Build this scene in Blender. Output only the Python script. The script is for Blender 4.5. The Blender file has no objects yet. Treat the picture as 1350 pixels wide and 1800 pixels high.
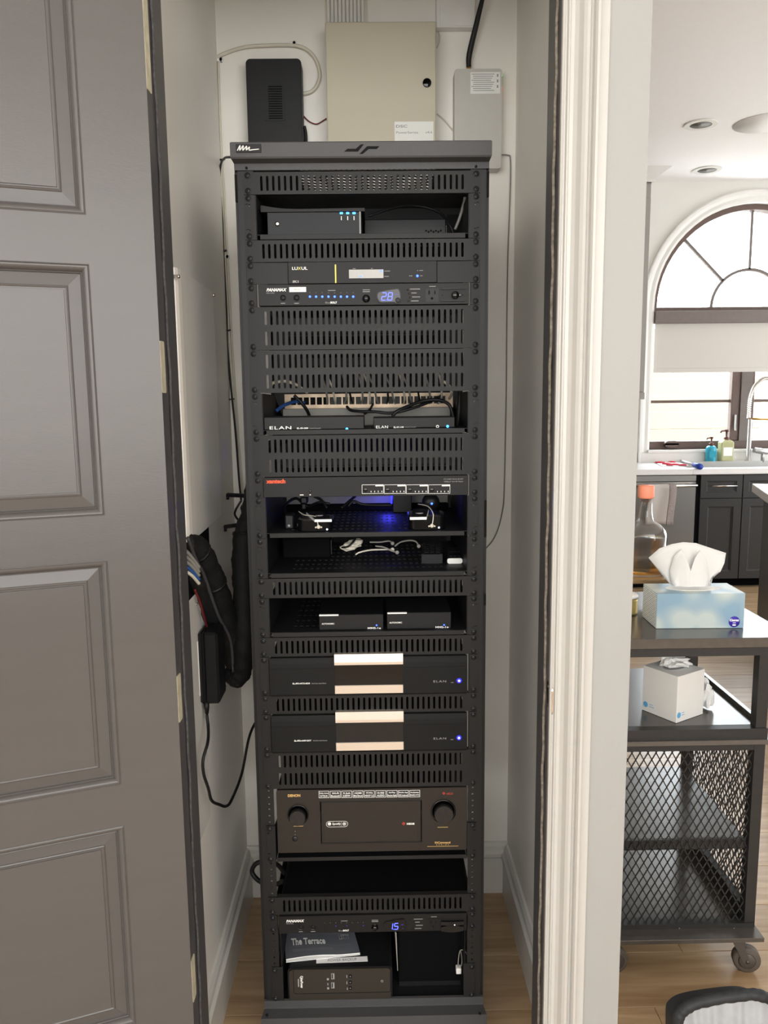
import bpy, bmesh, math, random
from mathutils import Vector, Matrix
random.seed(7)
SC = bpy.context.scene
COL = SC.collection

# ------------------------------------------------------------------ camera
F = 1390.0
TH, PS, RO = math.radians(8.2), math.radians(0.7), math.radians(0.64)
CAM = Vector((0, 0, 1.55))
_s, _c = math.sin, math.cos
FW = Vector((_s(PS)*_c(TH), _c(PS)*_c(TH), -_s(TH)))
R0 = Vector((_c(PS), -_s(PS), 0))
U0 = R0.cross(FW)
RT = _c(RO)*R0 - _s(RO)*U0
UP = _c(RO)*U0 + _s(RO)*R0
cd = bpy.data.cameras.new('camera'); cam = bpy.data.objects.new('camera', cd); COL.objects.link(cam)
cd.sensor_fit = 'VERTICAL'; cd.sensor_height = 36.0; cd.lens = F/1800*36.0; cd.clip_start = 0.02
cam.matrix_world = Matrix(((RT.x, UP.x, -FW.x, CAM.x), (RT.y, UP.y, -FW.y, CAM.y), (RT.z, UP.z, -FW.z, CAM.z), (0, 0, 0, 1)))
SC.camera = cam
def ray(px, py): return FW + (px-675)/F*RT + (900-py)/F*UP
def atY(px, py, Y):            # the point at depth Y that the photograph shows at a pixel
    d = ray(px, py); return CAM + d*((Y-CAM.y)/d.y)
def atX(px, py, X):
    d = ray(px, py); return CAM + d*((X-CAM.x)/d.x)
def atZ(px, py, Z):
    d = ray(px, py); return CAM + d*((Z-CAM.z)/d.z)

# ------------------------------------------------------------------ light
SC.view_settings.view_transform = 'Standard'; SC.view_settings.look = 'None'
SC.view_settings.gamma = 1.0; SC.view_settings.use_curve_mapping = False
SC.view_settings.exposure = 0.22
W = bpy.data.worlds.new('daylight'); SC.world = W; W.use_nodes = True
nb = W.node_tree.nodes['Background']; nb.inputs[0].default_value = (0.86, 0.93, 1.0, 1); nb.inputs[1].default_value = 14.0
def area(name, loc, rot, sx, sy, power, col, portal=False):
    l = bpy.data.lights.new(name, 'AREA'); l.shape = 'RECTANGLE'; l.size = sx; l.size_y = sy; l.energy = power; l.color = col
    o = bpy.data.objects.new(name, l); COL.objects.link(o); o.location = loc; o.rotation_euler = rot
    if portal: l.cycles.is_portal = True
    return o
HP = math.pi/2
area('window_daylight_behind', (0.4, -2.95, 2.05), (HP, 0, 0), 7.0, 2.3, 265, (1.0, 0.99, 0.97))
area('kitchen_fill_right', (5.42, 4.6, 1.5), (HP, 0, HP), 3.6, 2.4, 118, (0.90, 0.95, 1.0))  # unseen area light added to brighten and cool the kitchen
area('kitchen_window_daylight', (3.22, 6.98, 2.1), (-HP, 0, 0), 1.7, 2.3, 1, (1, 1, 1), portal=True)
sun = bpy.data.lights.new('sun', 'SUN'); sun.energy = 7.0; sun.angle = 0.01; sun.color = (1, 0.93, 0.8)
so = bpy.data.objects.new('sun', sun); COL.objects.link(so)
so.rotation_euler = Vector((0.25, 0.55, -0.8)).to_track_quat('-Z', 'Y').to_euler()

# ------------------------------------------------------------------ materials
def lin(c): return tuple(((x/255)/12.92 if x/255 <= 0.04045 else ((x/255+0.055)/1.055)**2.4) for x in c)
MATS = {}
def mat(name, rgb, rough=0.5, metal=0.0, var=0.06, vscale=30.0, bump=0.0, bscale=200.0, spec=0.5, coat=0.0, stretch=None, alpha=None, trans=0.0, ior=1.45, dark=None):
    m = bpy.data.materials.new(name); m.use_nodes = True; nt = m.node_tree; b = nt.nodes['Principled BSDF']
    r, g, bl = lin(rgb)
    tc = nt.nodes.new('ShaderNodeTexCoord'); mp = nt.nodes.new('ShaderNodeMapping'); nt.links.new(tc.outputs['Object'], mp.inputs[0])
    if stretch: mp.inputs['Scale'].default_value = stretch
    n = nt.nodes.new('ShaderNodeTexNoise'); n.inputs['Scale'].default_value = vscale; n.inputs['Detail'].default_value = 4
    nt.links.new(mp.outputs[0], n.inputs['Vector'])
    cr = nt.nodes.new('ShaderNodeValToRGB'); nt.links.new(n.outputs['Fac'], cr.inputs[0])
    d = dark if dark else tuple(x*(1-var) for x in (r, g, bl))
    cr.color_ramp.elements[0].color = (*d, 1); cr.color_ramp.elements[0].position = 0.3
    cr.color_ramp.elements[1].color = (*(min(1, x*(1+var)) for x in (r, g, bl)), 1); cr.color_ramp.elements[1].position = 0.7
    nt.links.new(cr.outputs[0], b.inputs['Base Color'])
    b.inputs['Roughness'].default_value = rough; b.inputs['Metallic'].default_value = metal
    b.inputs['Specular IOR Level'].default_value = spec; b.inputs['Coat Weight'].default_value = coat
    b.inputs['Transmission Weight'].default_value = trans; b.inputs['IOR'].default_value = ior
    if bump:
        n2 = nt.nodes.new('ShaderNodeTexNoise'); n2.inputs['Scale'].default_value = bscale; n2.inputs['Detail'].default_value = 3
        nt.links.new(mp.outputs[0], n2.inputs['Vector'])
        bp = nt.nodes.new('ShaderNodeBump'); bp.inputs['Strength'].default_value = bump; bp.inputs['Distance'].default_value = 0.002
        nt.links.new(n2.outputs['Fac'], bp.inputs['Height']); nt.links.new(bp.outputs[0], b.inputs['Normal'])
    MATS[name] = m; return m
def emit(name, rgb, strength):
    m = bpy.data.materials.new(name); m.use_nodes = True; b = m.node_tree.nodes['Principled BSDF']
    b.inputs['Base Color'].default_value = (*lin(rgb), 1); b.inputs['Emission Color'].default_value = (*lin(rgb), 1); b.inputs['Emission Strength'].default_value = strength
    MATS[name] = m; return m
def pane_mat(name, tint, gloss=0.06):
    m = bpy.data.materials.new(name); m.use_nodes = True; nt = m.node_tree; nt.nodes.clear()
    o = nt.nodes.new('ShaderNodeOutputMaterial'); t = nt.nodes.new('ShaderNodeBsdfTransparent'); g = nt.nodes.new('ShaderNodeBsdfGlossy'); x = nt.nodes.new('ShaderNodeMixShader')
    t.inputs[0].default_value = (*tint, 1); g.inputs['Roughness'].default_value = 0.02; x.inputs[0].default_value = gloss
    nt.links.new(t.outputs[0], x.inputs[1]); nt.links.new(g.outputs[0], x.inputs[2]); nt.links.new(x.outputs[0], o.inputs[0])
    MATS[name] = m; return m
def wood_mat(name, rgb1, rgb2, rough, scale):
    m = bpy.data.materials.new(name); m.use_nodes = True; nt = m.node_tree; b = nt.nodes['Principled BSDF']
    tc = nt.nodes.new('ShaderNodeTexCoord'); mp = nt.nodes.new('ShaderNodeMapping'); nt.links.new(tc.outputs['Object'], mp.inputs[0]); mp.inputs['Scale'].default_value = scale
    oi = nt.nodes.new('ShaderNodeObjectInfo'); ad = nt.nodes.new('ShaderNodeVectorMath'); ad.operation = 'ADD'
    nt.links.new(mp.outputs[0], ad.inputs[0]); nt.links.new(oi.outputs['Random'], ad.inputs[1])
    n = nt.nodes.new('ShaderNodeTexNoise'); n.inputs['Scale'].default_value = 1.0; n.inputs['Detail'].default_value = 8; n.inputs['Distortion'].default_value = 0.8
    nt.links.new(ad.outputs[0], n.inputs['Vector'])
    cr = nt.nodes.new('ShaderNodeValToRGB'); nt.links.new(n.outputs['Fac'], cr.inputs[0])
    cr.color_ramp.elements[0].color = (*lin(rgb1), 1); cr.color_ramp.elements[0].position = 0.3
    cr.color_ramp.elements[1].color = (*lin(rgb2), 1); cr.color_ramp.elements[1].position = 0.72
    hs = nt.nodes.new('ShaderNodeHueSaturation'); nt.links.new(cr.outputs[0], hs.inputs['Color'])
    mr = nt.nodes.new('ShaderNodeMapRange'); mr.inputs['To Min'].default_value = 0.88; mr.inputs['To Max'].default_value = 1.1
    nt.links.new(oi.outputs['Random'], mr.inputs['Value']); nt.links.new(mr.outputs[0], hs.inputs['Value'])
    nt.links.new(hs.outputs[0], b.inputs['Base Color']); b.inputs['Roughness'].default_value = rough
    MATS[name] = m; return m

mat('room_wall', (160, 158, 154), 0.6, bump=0.1, bscale=350, var=0.015, vscale=3)
mat('wall_paint', (160, 160, 157), 0.55, bump=0.12, bscale=350, var=0.015, vscale=3)
mat('closet_paint', (242, 239, 231), 0.42, bump=0.15, bscale=260, var=0.02, vscale=4)
mat('kitchen_wall', (216, 214, 207), 0.55, bump=0.12, bscale=350, var=0.015, vscale=3)
mat('ceiling_paint', (238, 235, 232), 0.7, var=0.01)
mat('trim_white', (216, 214, 208), 0.3, var=0.01)
mat('casing_white', (190, 188, 183), 0.3, var=0.01)  # trim white darkened to offset the strong light on the door casing
mat('door_grey', (86, 83, 81), 0.27, var=0.02, vscale=6, bump=0.05, bscale=120, stretch=(1, 1, 6))
mat('jamb_grey', (84, 83, 85), 0.4, var=0.05, vscale=15)
mat('weatherstrip', (142, 134, 122), 0.9, var=0.35, vscale=120, bump=0.6, bscale=300)
mat('weatherstrip_grey', (84, 82, 84), 0.8, var=0.3, vscale=120, bump=0.6, bscale=300)
mat('hinge_metal', (232, 226, 200), 0.35, 0.15, var=0.15, vscale=60)
mat('rack_black', (33, 33, 33), 0.42, var=0.08, vscale=400, bump=0.06, bscale=1500, spec=0.3)
mat('rack_cap', (72, 72, 73), 0.48, var=0.1, vscale=600, bump=0.08, bscale=1500, spec=0.35)
mat('panel_black', (34, 34, 34), 0.46, var=0.06, vscale=500, bump=0.05, bscale=1500, spec=0.26)
mat('shelf_black', (24, 25, 28), 0.55, var=0.1, vscale=200, spec=0.25)
mat('device_black', (28, 28, 28), 0.45, var=0.06, vscale=200, spec=0.25)
mat('amp_black', (25, 25, 25), 0.62, var=0.05, vscale=200, spec=0.2)
mat('device_dark', (22, 23, 25), 0.4, var=0.1, vscale=60, spec=0.3)
mat('box_face', (16, 18, 22), 0.28, var=0.15, vscale=12, spec=0.22)
mat('gloss_black', (10, 10, 12), 0.1, var=0.02)
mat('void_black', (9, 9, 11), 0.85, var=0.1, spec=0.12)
mat('receiver_black', (34, 30, 26), 0.32, var=0.05, vscale=300)  # brown tint puts the wood floor's reflection into the base colour
mat('screw_black', (46, 46, 48), 0.3, 0.5, var=0.1)
mat('ups_black', (46, 42, 36), 0.4, var=0.06, vscale=300)
mat('dark_hole', (4, 4, 5), 0.9)
mat('silver_bar', (226, 216, 204), 0.32, 0.75, var=0.04, vscale=80, stretch=(1, 1, 30))
mat('print_white', (236, 236, 232), 0.6, var=0.01)
mat('print_grey', (150, 150, 150), 0.6, var=0.01)
mat('print_gold', (214, 176, 110), 0.5, var=0.01)
mat('print_orange', (232, 82, 40), 0.5, var=0.01)
mat('print_red', (196, 70, 58), 0.5, var=0.01)
mat('print_yellow', (214, 208, 96), 0.5, var=0.01)
mat('print_black', (18, 18, 20), 0.6, var=0.01)
mat('display_grey', (168, 168, 164), 0.3, var=0.04, vscale=40)
mat('beige_metal', (196, 189, 168), 0.5, var=0.02, vscale=6)
mat('grey_plastic', (196, 194, 186), 0.45, var=0.02)
mat('white_plastic', (236, 236, 232), 0.4, var=0.02)
mat('white_gloss', (236, 236, 230), 0.22, var=0.015, vscale=5)
mat('closet_gloss', (242, 239, 231), 0.25, var=0.015, vscale=5)
mat('router_black', (17, 18, 20), 0.5, var=0.1, vscale=100, bump=0.2, bscale=900)
mat('cable_black', (16, 16, 18), 0.5, var=0.15)
mat('cable_white', (216, 210, 194), 0.5, var=0.05)
mat('cable_grey', (140, 138, 132), 0.55, var=0.05)
mat('cable_dark', (66, 66, 68), 0.5, var=0.05)
mat('cable_blue', (40, 84, 150), 0.5, var=0.05)
mat('cable_red', (104, 28, 32), 0.5, var=0.05)
mat('sleeve_black', (15, 15, 16), 0.7, var=0.35, vscale=60, bump=0.7, bscale=420, stretch=(1, 1, 0.5))
mat('copper_port', (200, 178, 152), 0.4, 0.3, var=0.15, vscale=40)
mat('paper_white', (238, 238, 236), 0.7, var=0.01)
mat('booklet_cover', (100, 103, 110), 0.35, var=0.25, vscale=5)
mat('label_white', (236, 236, 230), 0.6, var=0.01)
mat('steel', (176, 174, 170), 0.32, 0.85, var=0.05, vscale=60, stretch=(1, 1, 20))
mat('chrome', (214, 208, 200), 0.18, 1.0, var=0.03)
mat('brass', (206, 160, 90), 0.3, 0.9, var=0.05)
mat('cart_metal', (96, 92, 88), 0.22, 0.5, var=0.08, vscale=40)
mat('cart_dark', (46, 45, 44), 0.45, 0.2, var=0.08, vscale=40)
mat('caster_rubber', (92, 84, 76), 0.6, var=0.1, vscale=50)
mat('cabinet_upper', (150, 146, 140), 0.45, var=0.03)  # grey lightened to make up for the missing light on the backlit wall cabinet
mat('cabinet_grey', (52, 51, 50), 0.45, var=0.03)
mat('stone_white', (232, 230, 228), 0.25, var=0.03, vscale=8)
mat('window_brown', (92, 74, 66), 0.45, var=0.05)
mat('window_taupe', (110, 100, 94), 0.45, var=0.04)
mat('shade_fabric', (198, 192, 184), 0.85, var=0.03, vscale=600, bump=0.2, bscale=1200)
mat('siding', (98, 90, 74), 0.7, var=0.03)
mat('towel', (196, 188, 182), 0.95, var=0.05, vscale=150, bump=0.5, bscale=500)
mat('towel_band', (150, 138, 134), 0.95, var=0.2, vscale=120)
mat('tissue', (228, 228, 226), 0.85, var=0.01, trans=0.12)
mat('carton_white', (216, 215, 211), 0.5, var=0.01)
mat('logo_blue', (92, 160, 204), 0.5)
mat('logo_indigo', (62, 48, 160), 0.4)

mat('peach_cap', (238, 146, 116), 0.5, var=0.02)
mat('teal_soap', (60, 176, 200), 0.2, trans=0.3, var=0.05)
mat('lime_soap', (212, 210, 160), 0.2, trans=0.4, var=0.05)
mat('pump_brown', (90, 48, 40), 0.4)
mat('tray_wood', (150, 122, 86), 0.5, var=0.2, vscale=30, stretch=(1, 10, 10))
mat('gold', (198, 176, 110), 0.35, 0.6, var=0.1)
mat('cloth_red', (190, 40, 60), 0.9)
mat('brush_blue', (40, 70, 170), 0.5)
mat('fabric_grey', (180, 184, 188), 0.55, var=0.06, vscale=30)
mat('rim_black', (40, 42, 45), 0.6, var=0.2, vscale=50, bump=0.4, bscale=120)
wood_mat('oak', (162, 132, 98), (198, 170, 134), 0.26, (2.2, 26, 1))
emit('led_blue', (40, 70, 255), 9.0)
emit('led_sky', (40, 140, 255), 9.0)
emit('digit_blue', (60, 70, 255), 6.0)
emit('led_dim', (60, 60, 200), 0.7)
emit('led_white', (220, 220, 255), 4.0)
emit('led_red', (255, 60, 50), 1.4)
emit('led_green', (120, 255, 90), 2.0)
emit('glow_blue', (30, 30, 255), 4.0)
pane_mat('pane_glass', (0.97, 0.98, 0.98))
def glass_mat(name, tint, ior, frost=0.0):
    m = pane_mat(name, tint); nt = m.node_tree; f = nt.nodes.new('ShaderNodeLayerWeight'); f.inputs['Blend'].default_value = ior
    x = [n for n in nt.nodes if n.type == 'MIX_SHADER'][0]; g = [n for n in nt.nodes if n.type == 'BSDF_GLOSSY'][0]; g.inputs['Roughness'].default_value = 0.06
    nt.links.new(f.outputs['Facing'], x.inputs[0])
glass_mat('bottle_glass', (0.90, 0.92, 0.92), 0.42); glass_mat('liquor', (0.90, 0.62, 0.28), 0.2); glass_mat('frosted_glass', (0.70, 0.74, 0.76), 0.6)
pane_mat('clear_plastic', (0.8, 0.82, 0.84), 0.14)
def carton_print():
    m = mat('carton_print', (176, 200, 214), 0.4, var=0.0); nt = m.node_tree; b = nt.nodes['Principled BSDF']
    v = nt.nodes.new('ShaderNodeTexVoronoi'); v.inputs['Scale'].default_value = 17; v.feature = 'SMOOTH_F1'
    tc = nt.nodes.new('ShaderNodeTexCoord'); nt.links.new(tc.outputs['Object'], v.inputs['Vector'])
    cr = nt.nodes.new('ShaderNodeValToRGB'); nt.links.new(v.outputs['Distance'], cr.inputs[0])
    for e, c, p in zip(cr.color_ramp.elements, [(180, 191, 188), (128, 158, 178)], [0.3, 0.62]): e.color = (*lin(c), 1); e.position = p
    nt.links.new(cr.outputs[0], b.inputs['Base Color'])
carton_print()
def wave_mat():
    m = mat('carton_basket', (206, 210, 204), 0.5, var=0.0); nt = m.node_tree; b = nt.nodes['Principled BSDF']
    v = nt.nodes.new('ShaderNodeTexBrick'); v.inputs['Scale'].default_value = 1.0
    v.inputs['Color1'].default_value = (*lin((232, 234, 228)), 1); v.inputs['Color2'].default_value = (*lin((222, 224, 220)), 1); v.inputs['Mortar'].default_value = (*lin((150, 158, 160)), 1)
    v.inputs['Brick Width'].default_value = 0.022; v.inputs['Row Height'].default_value = 0.0055; v.inputs['Mortar Size'].default_value = 0.0009
    tc = nt.nodes.new('ShaderNodeTexCoord'); sp = nt.nodes.new('ShaderNodeSeparateXYZ'); cb = nt.nodes.new('ShaderNodeCombineXYZ')
    nt.links.new(tc.outputs['Object'], sp.inputs[0]); nt.links.new(sp.outputs['Y'], cb.inputs['X']); nt.links.new(sp.outputs['Z'], cb.inputs['Y']); nt.links.new(cb.outputs[0], v.inputs['Vector'])
    nt.links.new(v.outputs['Color'], b.inputs['Base Color'])
wave_mat()

# ------------------------------------------------------------------ mesh helpers
ORG = {}
class MB:
    def __init__(self, T=None): self.v = []; self.f = []; self.m = []; self.T = T; self.cur = 0; self.sm = []
    def add(self, vs, fs, smooth=False):
        o = len(self.v)
        for p in vs:
            p = Vector(p); self.v.append(self.T @ p if self.T else p)
        for f in fs: self.f.append([i+o for i in f]); self.m.append(self.cur); self.sm.append(smooth)
        return self
    def box(self, x0, x1, y0, y1, z0, z1, c=0.0):
        if x0 > x1: x0, x1 = x1, x0
        if y0 > y1: y0, y1 = y1, y0
        if z0 > z1: z0, z1 = z1, z0
        if c <= 0:
            vs = [(x, y, z) for x in (x0, x1) for y in (y0, y1) for z in (z0, z1)]
            return self.add(vs, [(0, 1, 3, 2), (4, 6, 7, 5), (0, 4, 5, 1), (2, 3, 7, 6), (0, 2, 6, 4), (1, 5, 7, 3)])
        c = min(c, (x1-x0)*.49, (y1-y0)*.49, (z1-z0)*.49)
        vs = []; idx = {}
        for ix in (0, 1):
            for iy in (0, 1):
                for iz in (0, 1):
                    p = [(x0, x1)[ix], (y0, y1)[iy], (z0, z1)[iz]]; sg = [1-2*ix, 1-2*iy, 1-2*iz]
                    for a in range(3):      # vertex lying on the face normal to axis a
                        q = [p[k] + (0 if k == a else sg[k]*c) for k in range(3)]
                        idx[(ix, iy, iz, a)] = len(vs); vs.append(q)
        fs = []
        for a in range(3):
            b_, c_ = [k for k in range(3) if k != a]
            for s in (0, 1):
                loop = []
                for (u, w) in ((0, 0), (1, 0), (1, 1), (0, 1)):
                    k = [0, 0, 0]; k[a] = s; k[b_] = u; k[c_] = w; loop.append(idx[(*k, a)])
                fs.append(loop)
            for u in (0, 1):
                for w in (0, 1):
                    k0 = [0, 0, 0]; k0[b_] = u; k0[c_] = w; k1 = list(k0); k1[a] = 1
                    fs.append([idx[(*k0, b_)], idx[(*k1, b_)], idx[(*k1, c_)], idx[(*k0, c_)]])
        for ix in (0, 1):
            for iy in (0, 1):
                for iz in (0, 1): fs.append([idx[(ix, iy, iz, a)] for a in range(3)])
        return self.add(vs, fs)
    def prism(self, pts, h0, h1, axis='y', smooth=False):   # pts in the plane normal to axis
        def P(a, b, h): return {'y': (a, h, b), 'z': (a, b, h), 'x': (h, a, b)}[axis]
        n = len(pts)
        vs = [P(a, b, h0) for a, b in pts] + [P(a, b, h1) for a, b in pts]
        fs = [list(range(n)), list(range(2*n-1, n-1, -1))] + [[i, (i+1) % n, n+(i+1) % n, n+i] for i in range(n)]
        return self.add(vs, fs, smooth)
    def lathe(self, prof, c, axis='z', seg=16, smooth=True):   # prof: (radius, height)
        vs = []; fs = []; c = Vector(c)
        for r, h in prof:
            for k in range(seg):
                a = 2*math.pi*k/seg; u, w = r*math.cos(a), r*math.sin(a)
                vs.append(c + Vector({'z': (u, w, h), 'y': (u, h, w), 'x': (h, u, w)}[axis]))
        for i in range(len(prof)-1):
            for k in range(seg):
                k2 = (k+1) % seg; fs.append([i*seg+k, i*seg+k2, (i+1)*seg+k2, (i+1)*seg+k])
        fs.append(list(range(seg))[::-1]); fs.append([(len(prof)-1)*seg+k for k in range(seg)])
        return self.add(vs, fs, smooth)
    def tube(self, path, r, seg=8, smooth_n=0, closed=False):
        P = [Vector(p) for p in path]
        R = r if isinstance(r, (list, tuple)) else [r]*len(P)
        if smooth_n: P, R = spline(P, R, smooth_n, closed)
        n = len(P); vs = []; fs = []
        t0 = (P[1]-P[0]).normalized(); nr = t0.orthogonal().normalized()
        for i in range(n):
            if closed: t = (P[(i+1) % n]-P[i-1]).normalized()
            else: t = (P[min(i+1, n-1)]-P[max(i-1, 0)]).normalized()
            nr = (nr - t*nr.dot(t)).normalized(); bn = t.cross(nr)
            for k in range(seg):
                a = 2*math.pi*k/seg; vs.append(P[i] + (nr*math.cos(a)+bn*math.sin(a))*R[i])
        for i in range(n if closed else n-1):
            j = (i+1) % n
            for k in range(seg):
                k2 = (k+1) % seg; fs.append([i*seg+k, i*seg+k2, j*seg+k2, j*seg+k])
        if not closed: fs.append(list(range(seg))[::-1]); fs.append([(n-1)*seg+k for k in range(seg)])
        return self.add(vs, fs, True)
    def holed(self, outer, holes, h0, h1, axis='y'):        # a plate with real holes
        def P(a, b, h): return Vector({'y': (a, h, b), 'z': (a, b, h), 'x': (h, a, b)}[axis])
        bm = bmesh.new(); loops = []; edges = []
        for lp in [outer]+holes:
            vv = [bm.verts.new((a, b, 0)) for a, b in lp]; loops.append(len(vv))
            for i in range(len(vv)): edges.append(bm.edges.new((vv[i], vv[(i+1) % len(vv)])))
        bmesh.ops.triangle_fill(bm, use_beauty=True, use_dissolve=False, edges=edges, normal=(0, 0, 1))
        bm.verts.index_update(); co = [(v.co.x, v.co.y) for v in bm.verts]; fs = [[v.index for v in f.verts] for f in bm.faces]; bm.free()
        n = len(co)
        def _ar(lp): return abs(sum(lp[i][0]*lp[(i+1) % len(lp)][1]-lp[(i+1) % len(lp)][0]*lp[i][1] for i in range(len(lp))))/2
        want = _ar(outer)-sum(_ar(h) for h in holes); got = sum(_ar([co[i] for i in f]) for f in fs)
        if abs(want-got) > .02*want: print('HOLED MISMATCH', len(holes), want, got)
        vs = [P(a, b, h0) for a, b in co]+[P(a, b, h1) for a, b in co]
        ff = fs+[[i+n for i in f[::-1]] for f in fs]; o = 0
        for L in loops:
            for i in range(L): a, b = o+i, o+(i+1) % L; ff.append([a, b, b+n, a+n])
            o += L
        return self.add(vs, ff)
    def build(self, name, mats, parent=None, origin=None):
        me = bpy.data.meshes.new(name)
        vs = self.v
        if parent is not None: org = ORG[parent]
        elif origin is not None: org = Vector(origin)
        else:
            lo = [min(p[k] for p in vs) for k in range(3)]; hi = [max(p[k] for p in vs) for k in range(3)]
            org = Vector(((lo[0]+hi[0])/2, (lo[1]+hi[1])/2, lo[2]))
        me.from_pydata([tuple(p-org) for p in vs], [], self.f)
        for mm in (mats if isinstance(mats, (list, tuple)) else [mats]): me.materials.append(MATS[mm])
        me.polygons.foreach_set('material_index', self.m); me.polygons.foreach_set('use_smooth', self.sm)
        bm = bmesh.new(); bm.from_mesh(me); bmesh.ops.recalc_face_normals(bm, faces=bm.faces); bm.to_mesh(me); bm.free()
        me.update()
        o = bpy.data.objects.new(name, me); COL.objects.link(o)
        if parent is not None: o.parent = parent
        else: o.location = org
        ORG[o] = org
        return o
def spline(P, R, n, closed=False):
    out = []; rr = []; N = len(P)
    for i in range(N if closed else N-1):
        g = (lambda k: P[k % N]) if closed else (lambda k: P[min(max(k, 0), N-1)])
        p0, p1, p2, p3 = g(i-1), g(i), g(i+1), g(i+2)
        for k in range(n):
            t = k/n
            out.append(0.5*((2*p1)+(p2-p0)*t+(2*p0-5*p1+4*p2-p3)*t*t+(3*p1-p0-3*p2+p3)*t**3)); rr.append(R[i]+(R[(i+1) % N]-R[i])*t)
    if not closed: out.append(P[-1]); rr.append(R[-1])
    return out, rr
def rrect(x0, x1, z0, z1, r, n=4):
    pts = []
    for cx, cz, a0 in ((x1-r, z1-r, 0), (x0+r, z1-r, 90), (x0+r, z0+r, 180), (x1-r, z0+r, 270)):
        for k in range(n+1):
            a = math.radians(a0+90*k/n); pts.append((cx+r*math.cos(a), cz+r*math.sin(a)))
    return pts
def circ(cx, cz, r, n=12): return [(cx+r*math.cos(2*math.pi*k/n), cz+r*math.sin(2*math.pi*k/n)) for k in range(n)]
def tag(o, label=None, cat=None, group=None, kind=None):
    if label: o['label'] = label
    if cat: o['category'] = cat
    if group: o['group'] = group
    if kind: o['kind'] = kind
    return o
def thing(name, loc, label=None, cat=None, group=None, kind=None):
    o = bpy.data.objects.new(name, None); COL.objects.link(o); o.location = loc; o.empty_display_size = 0.05
    ORG[o] = Vector(loc); return tag(o, label, cat, group, kind)
def dup(o, delta=(0, 0, 0), parent=None, label=None):
    c = o.copy(); COL.objects.link(c); c.parent = parent
    if parent is None: c.location = o.location + Vector(delta); ORG[c] = ORG[o]+Vector(delta)
    else: ORG[c] = ORG[parent]
    if label: c['label'] = label
    for ch in [x for x in KIDS.get(o, [])]: KIDS.setdefault(c, []).append(dup(ch, parent=c))
    return c
KIDS = {}
def part(mb, name, m, parent, label=None, kind=None):
    o = mb.build(name, m, parent); KIDS.setdefault(parent, []).append(o); return tag(o, label, kind=kind)
def shared(obj, parent, loc, name=None):                   # another object on the same mesh, at a place given in world space
    c = bpy.data.objects.new(name or obj.name.split('.')[0], obj.data if hasattr(obj, 'data') else obj); COL.objects.link(c); c.parent = parent
    c.location = Vector(loc)-ORG[parent]; ORG[c] = ORG[parent]; KIDS.setdefault(parent, []).append(c); return c
def text_geo(s, size, bold=0.0, spacing=1.0, shear=0.0, ext=0.0002):
    cu = bpy.data.curves.new('t', 'FONT'); cu.body = s; cu.size = size; cu.extrude = ext; cu.offset = bold; cu.space_character = spacing; cu.shear = shear; cu.resolution_u = 3
    cu.align_x = 'LEFT'
    ob = bpy.data.objects.new('t', cu); me = bpy.data.meshes.new_from_object(ob)
    vs = [v.co.copy() for v in me.vertices]; fs = [list(p.vertices) for p in me.polygons]
    bpy.data.objects.remove(ob); bpy.data.curves.remove(cu); bpy.data.meshes.remove(me)
    return vs, fs
def put_text(mb, s, x0, z0, y, width=None, height=None, T=None, **kw):   # bottom-left at (x0,z0), facing -y
    vs, fs = text_geo(s, 0.01, **kw)
    xs = [v.x for v in vs]; ys = [v.y for v in vs]; w = max(xs)-min(xs); h = max(ys)-min(ys)
    sx = (width/w) if width else (height/h if height else 1); sy = (height/h) if height else sx
    if not width: sx = sy
    mx, my = min(xs), min(ys)
    pts = [Vector((x0+(v.x-mx)*sx, y-v.z, z0+(v.y-my)*sy)) for v in vs]
    if T: pts = [T @ p for p in pts]
    mb.add(pts, fs); return mb
def lettering(parent, s, x0, z0, y, m, width=None, height=None, name='lettering', **kw):
    mb = MB(); put_text(mb, s, x0, z0, y, width, height, **kw); return part(mb, name, m, parent)
def path_px(pts, Y=None):      # list of (px,py,depth)
    return [atY(a, b, d) for a, b, d in pts]

# ------------------------------------------------------------------ the setting
JX0, JX1 = -0.367, 0.3235          # door opening
YN, YF = 1.40, 1.515              # front wall faces
CL, CR, CB = -0.412, 0.404, 2.31  # closet inner faces
WE = 0.4685                        # free end of the wall beside the closet
HC = 3.3
def struct(mb, name, m): return tag(mb.build(name, m), kind='structure')
fl = struct(MB().box(-2.9, 5.6, -3.2, 7.2, -0.10, -0.004), 'floor', 'oak')
y = 1.2131; row = 0
while y < 6.2:
    x = (-1.05 if y < 2.3 else 0.2) - (0, .7, .35, 1.0, .2)[row % 5]
    while x < 3.6:
        L = (1.9, 1.5, 2.1)[(row+int(x*7)) % 3]
        if x+L > -0.5:
            part(MB().box(x+.0006, x+L-.0006, y+.0006, y+.1994, -.012, 0.0, .0012), 'plank', 'oak', fl)
        x += L
    y += 0.2; row += 1
struct(MB().box(-2.9, 5.6, -3.2, 7.2, HC, HC+.1), 'ceiling', 'ceiling_paint')
w = MB(); w.box(-2.9, JX0-.02, YN, YF, 0, HC); w.box(JX1+.02, WE, YN, YF, 0, HC); w.box(JX0-.02, JX1+.02, YN, YF, 2.47, HC)
struct(w, 'wall_front', 'wall_paint')
struct(MB().box(CL-.09, CL, YF, CB+.1, 0, HC), 'wall_closet_left', 'closet_paint')
struct(MB().box(CR, WE, YF, CB+.1, 0, HC), 'wall_closet_right', 'closet_paint')
struct(MB().box(CL-.09, WE, CB, CB+.1, 0, HC), 'wall_closet_back', 'closet_paint')
struct(MB().box(-2.9, -2.8, -3.2, 7.2, 0, HC), 'wall_left', 'room_wall')
struct(MB().box(5.5, 5.6, -3.2, 7.2, 0, HC), 'wall_right', 'room_wall')
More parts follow.
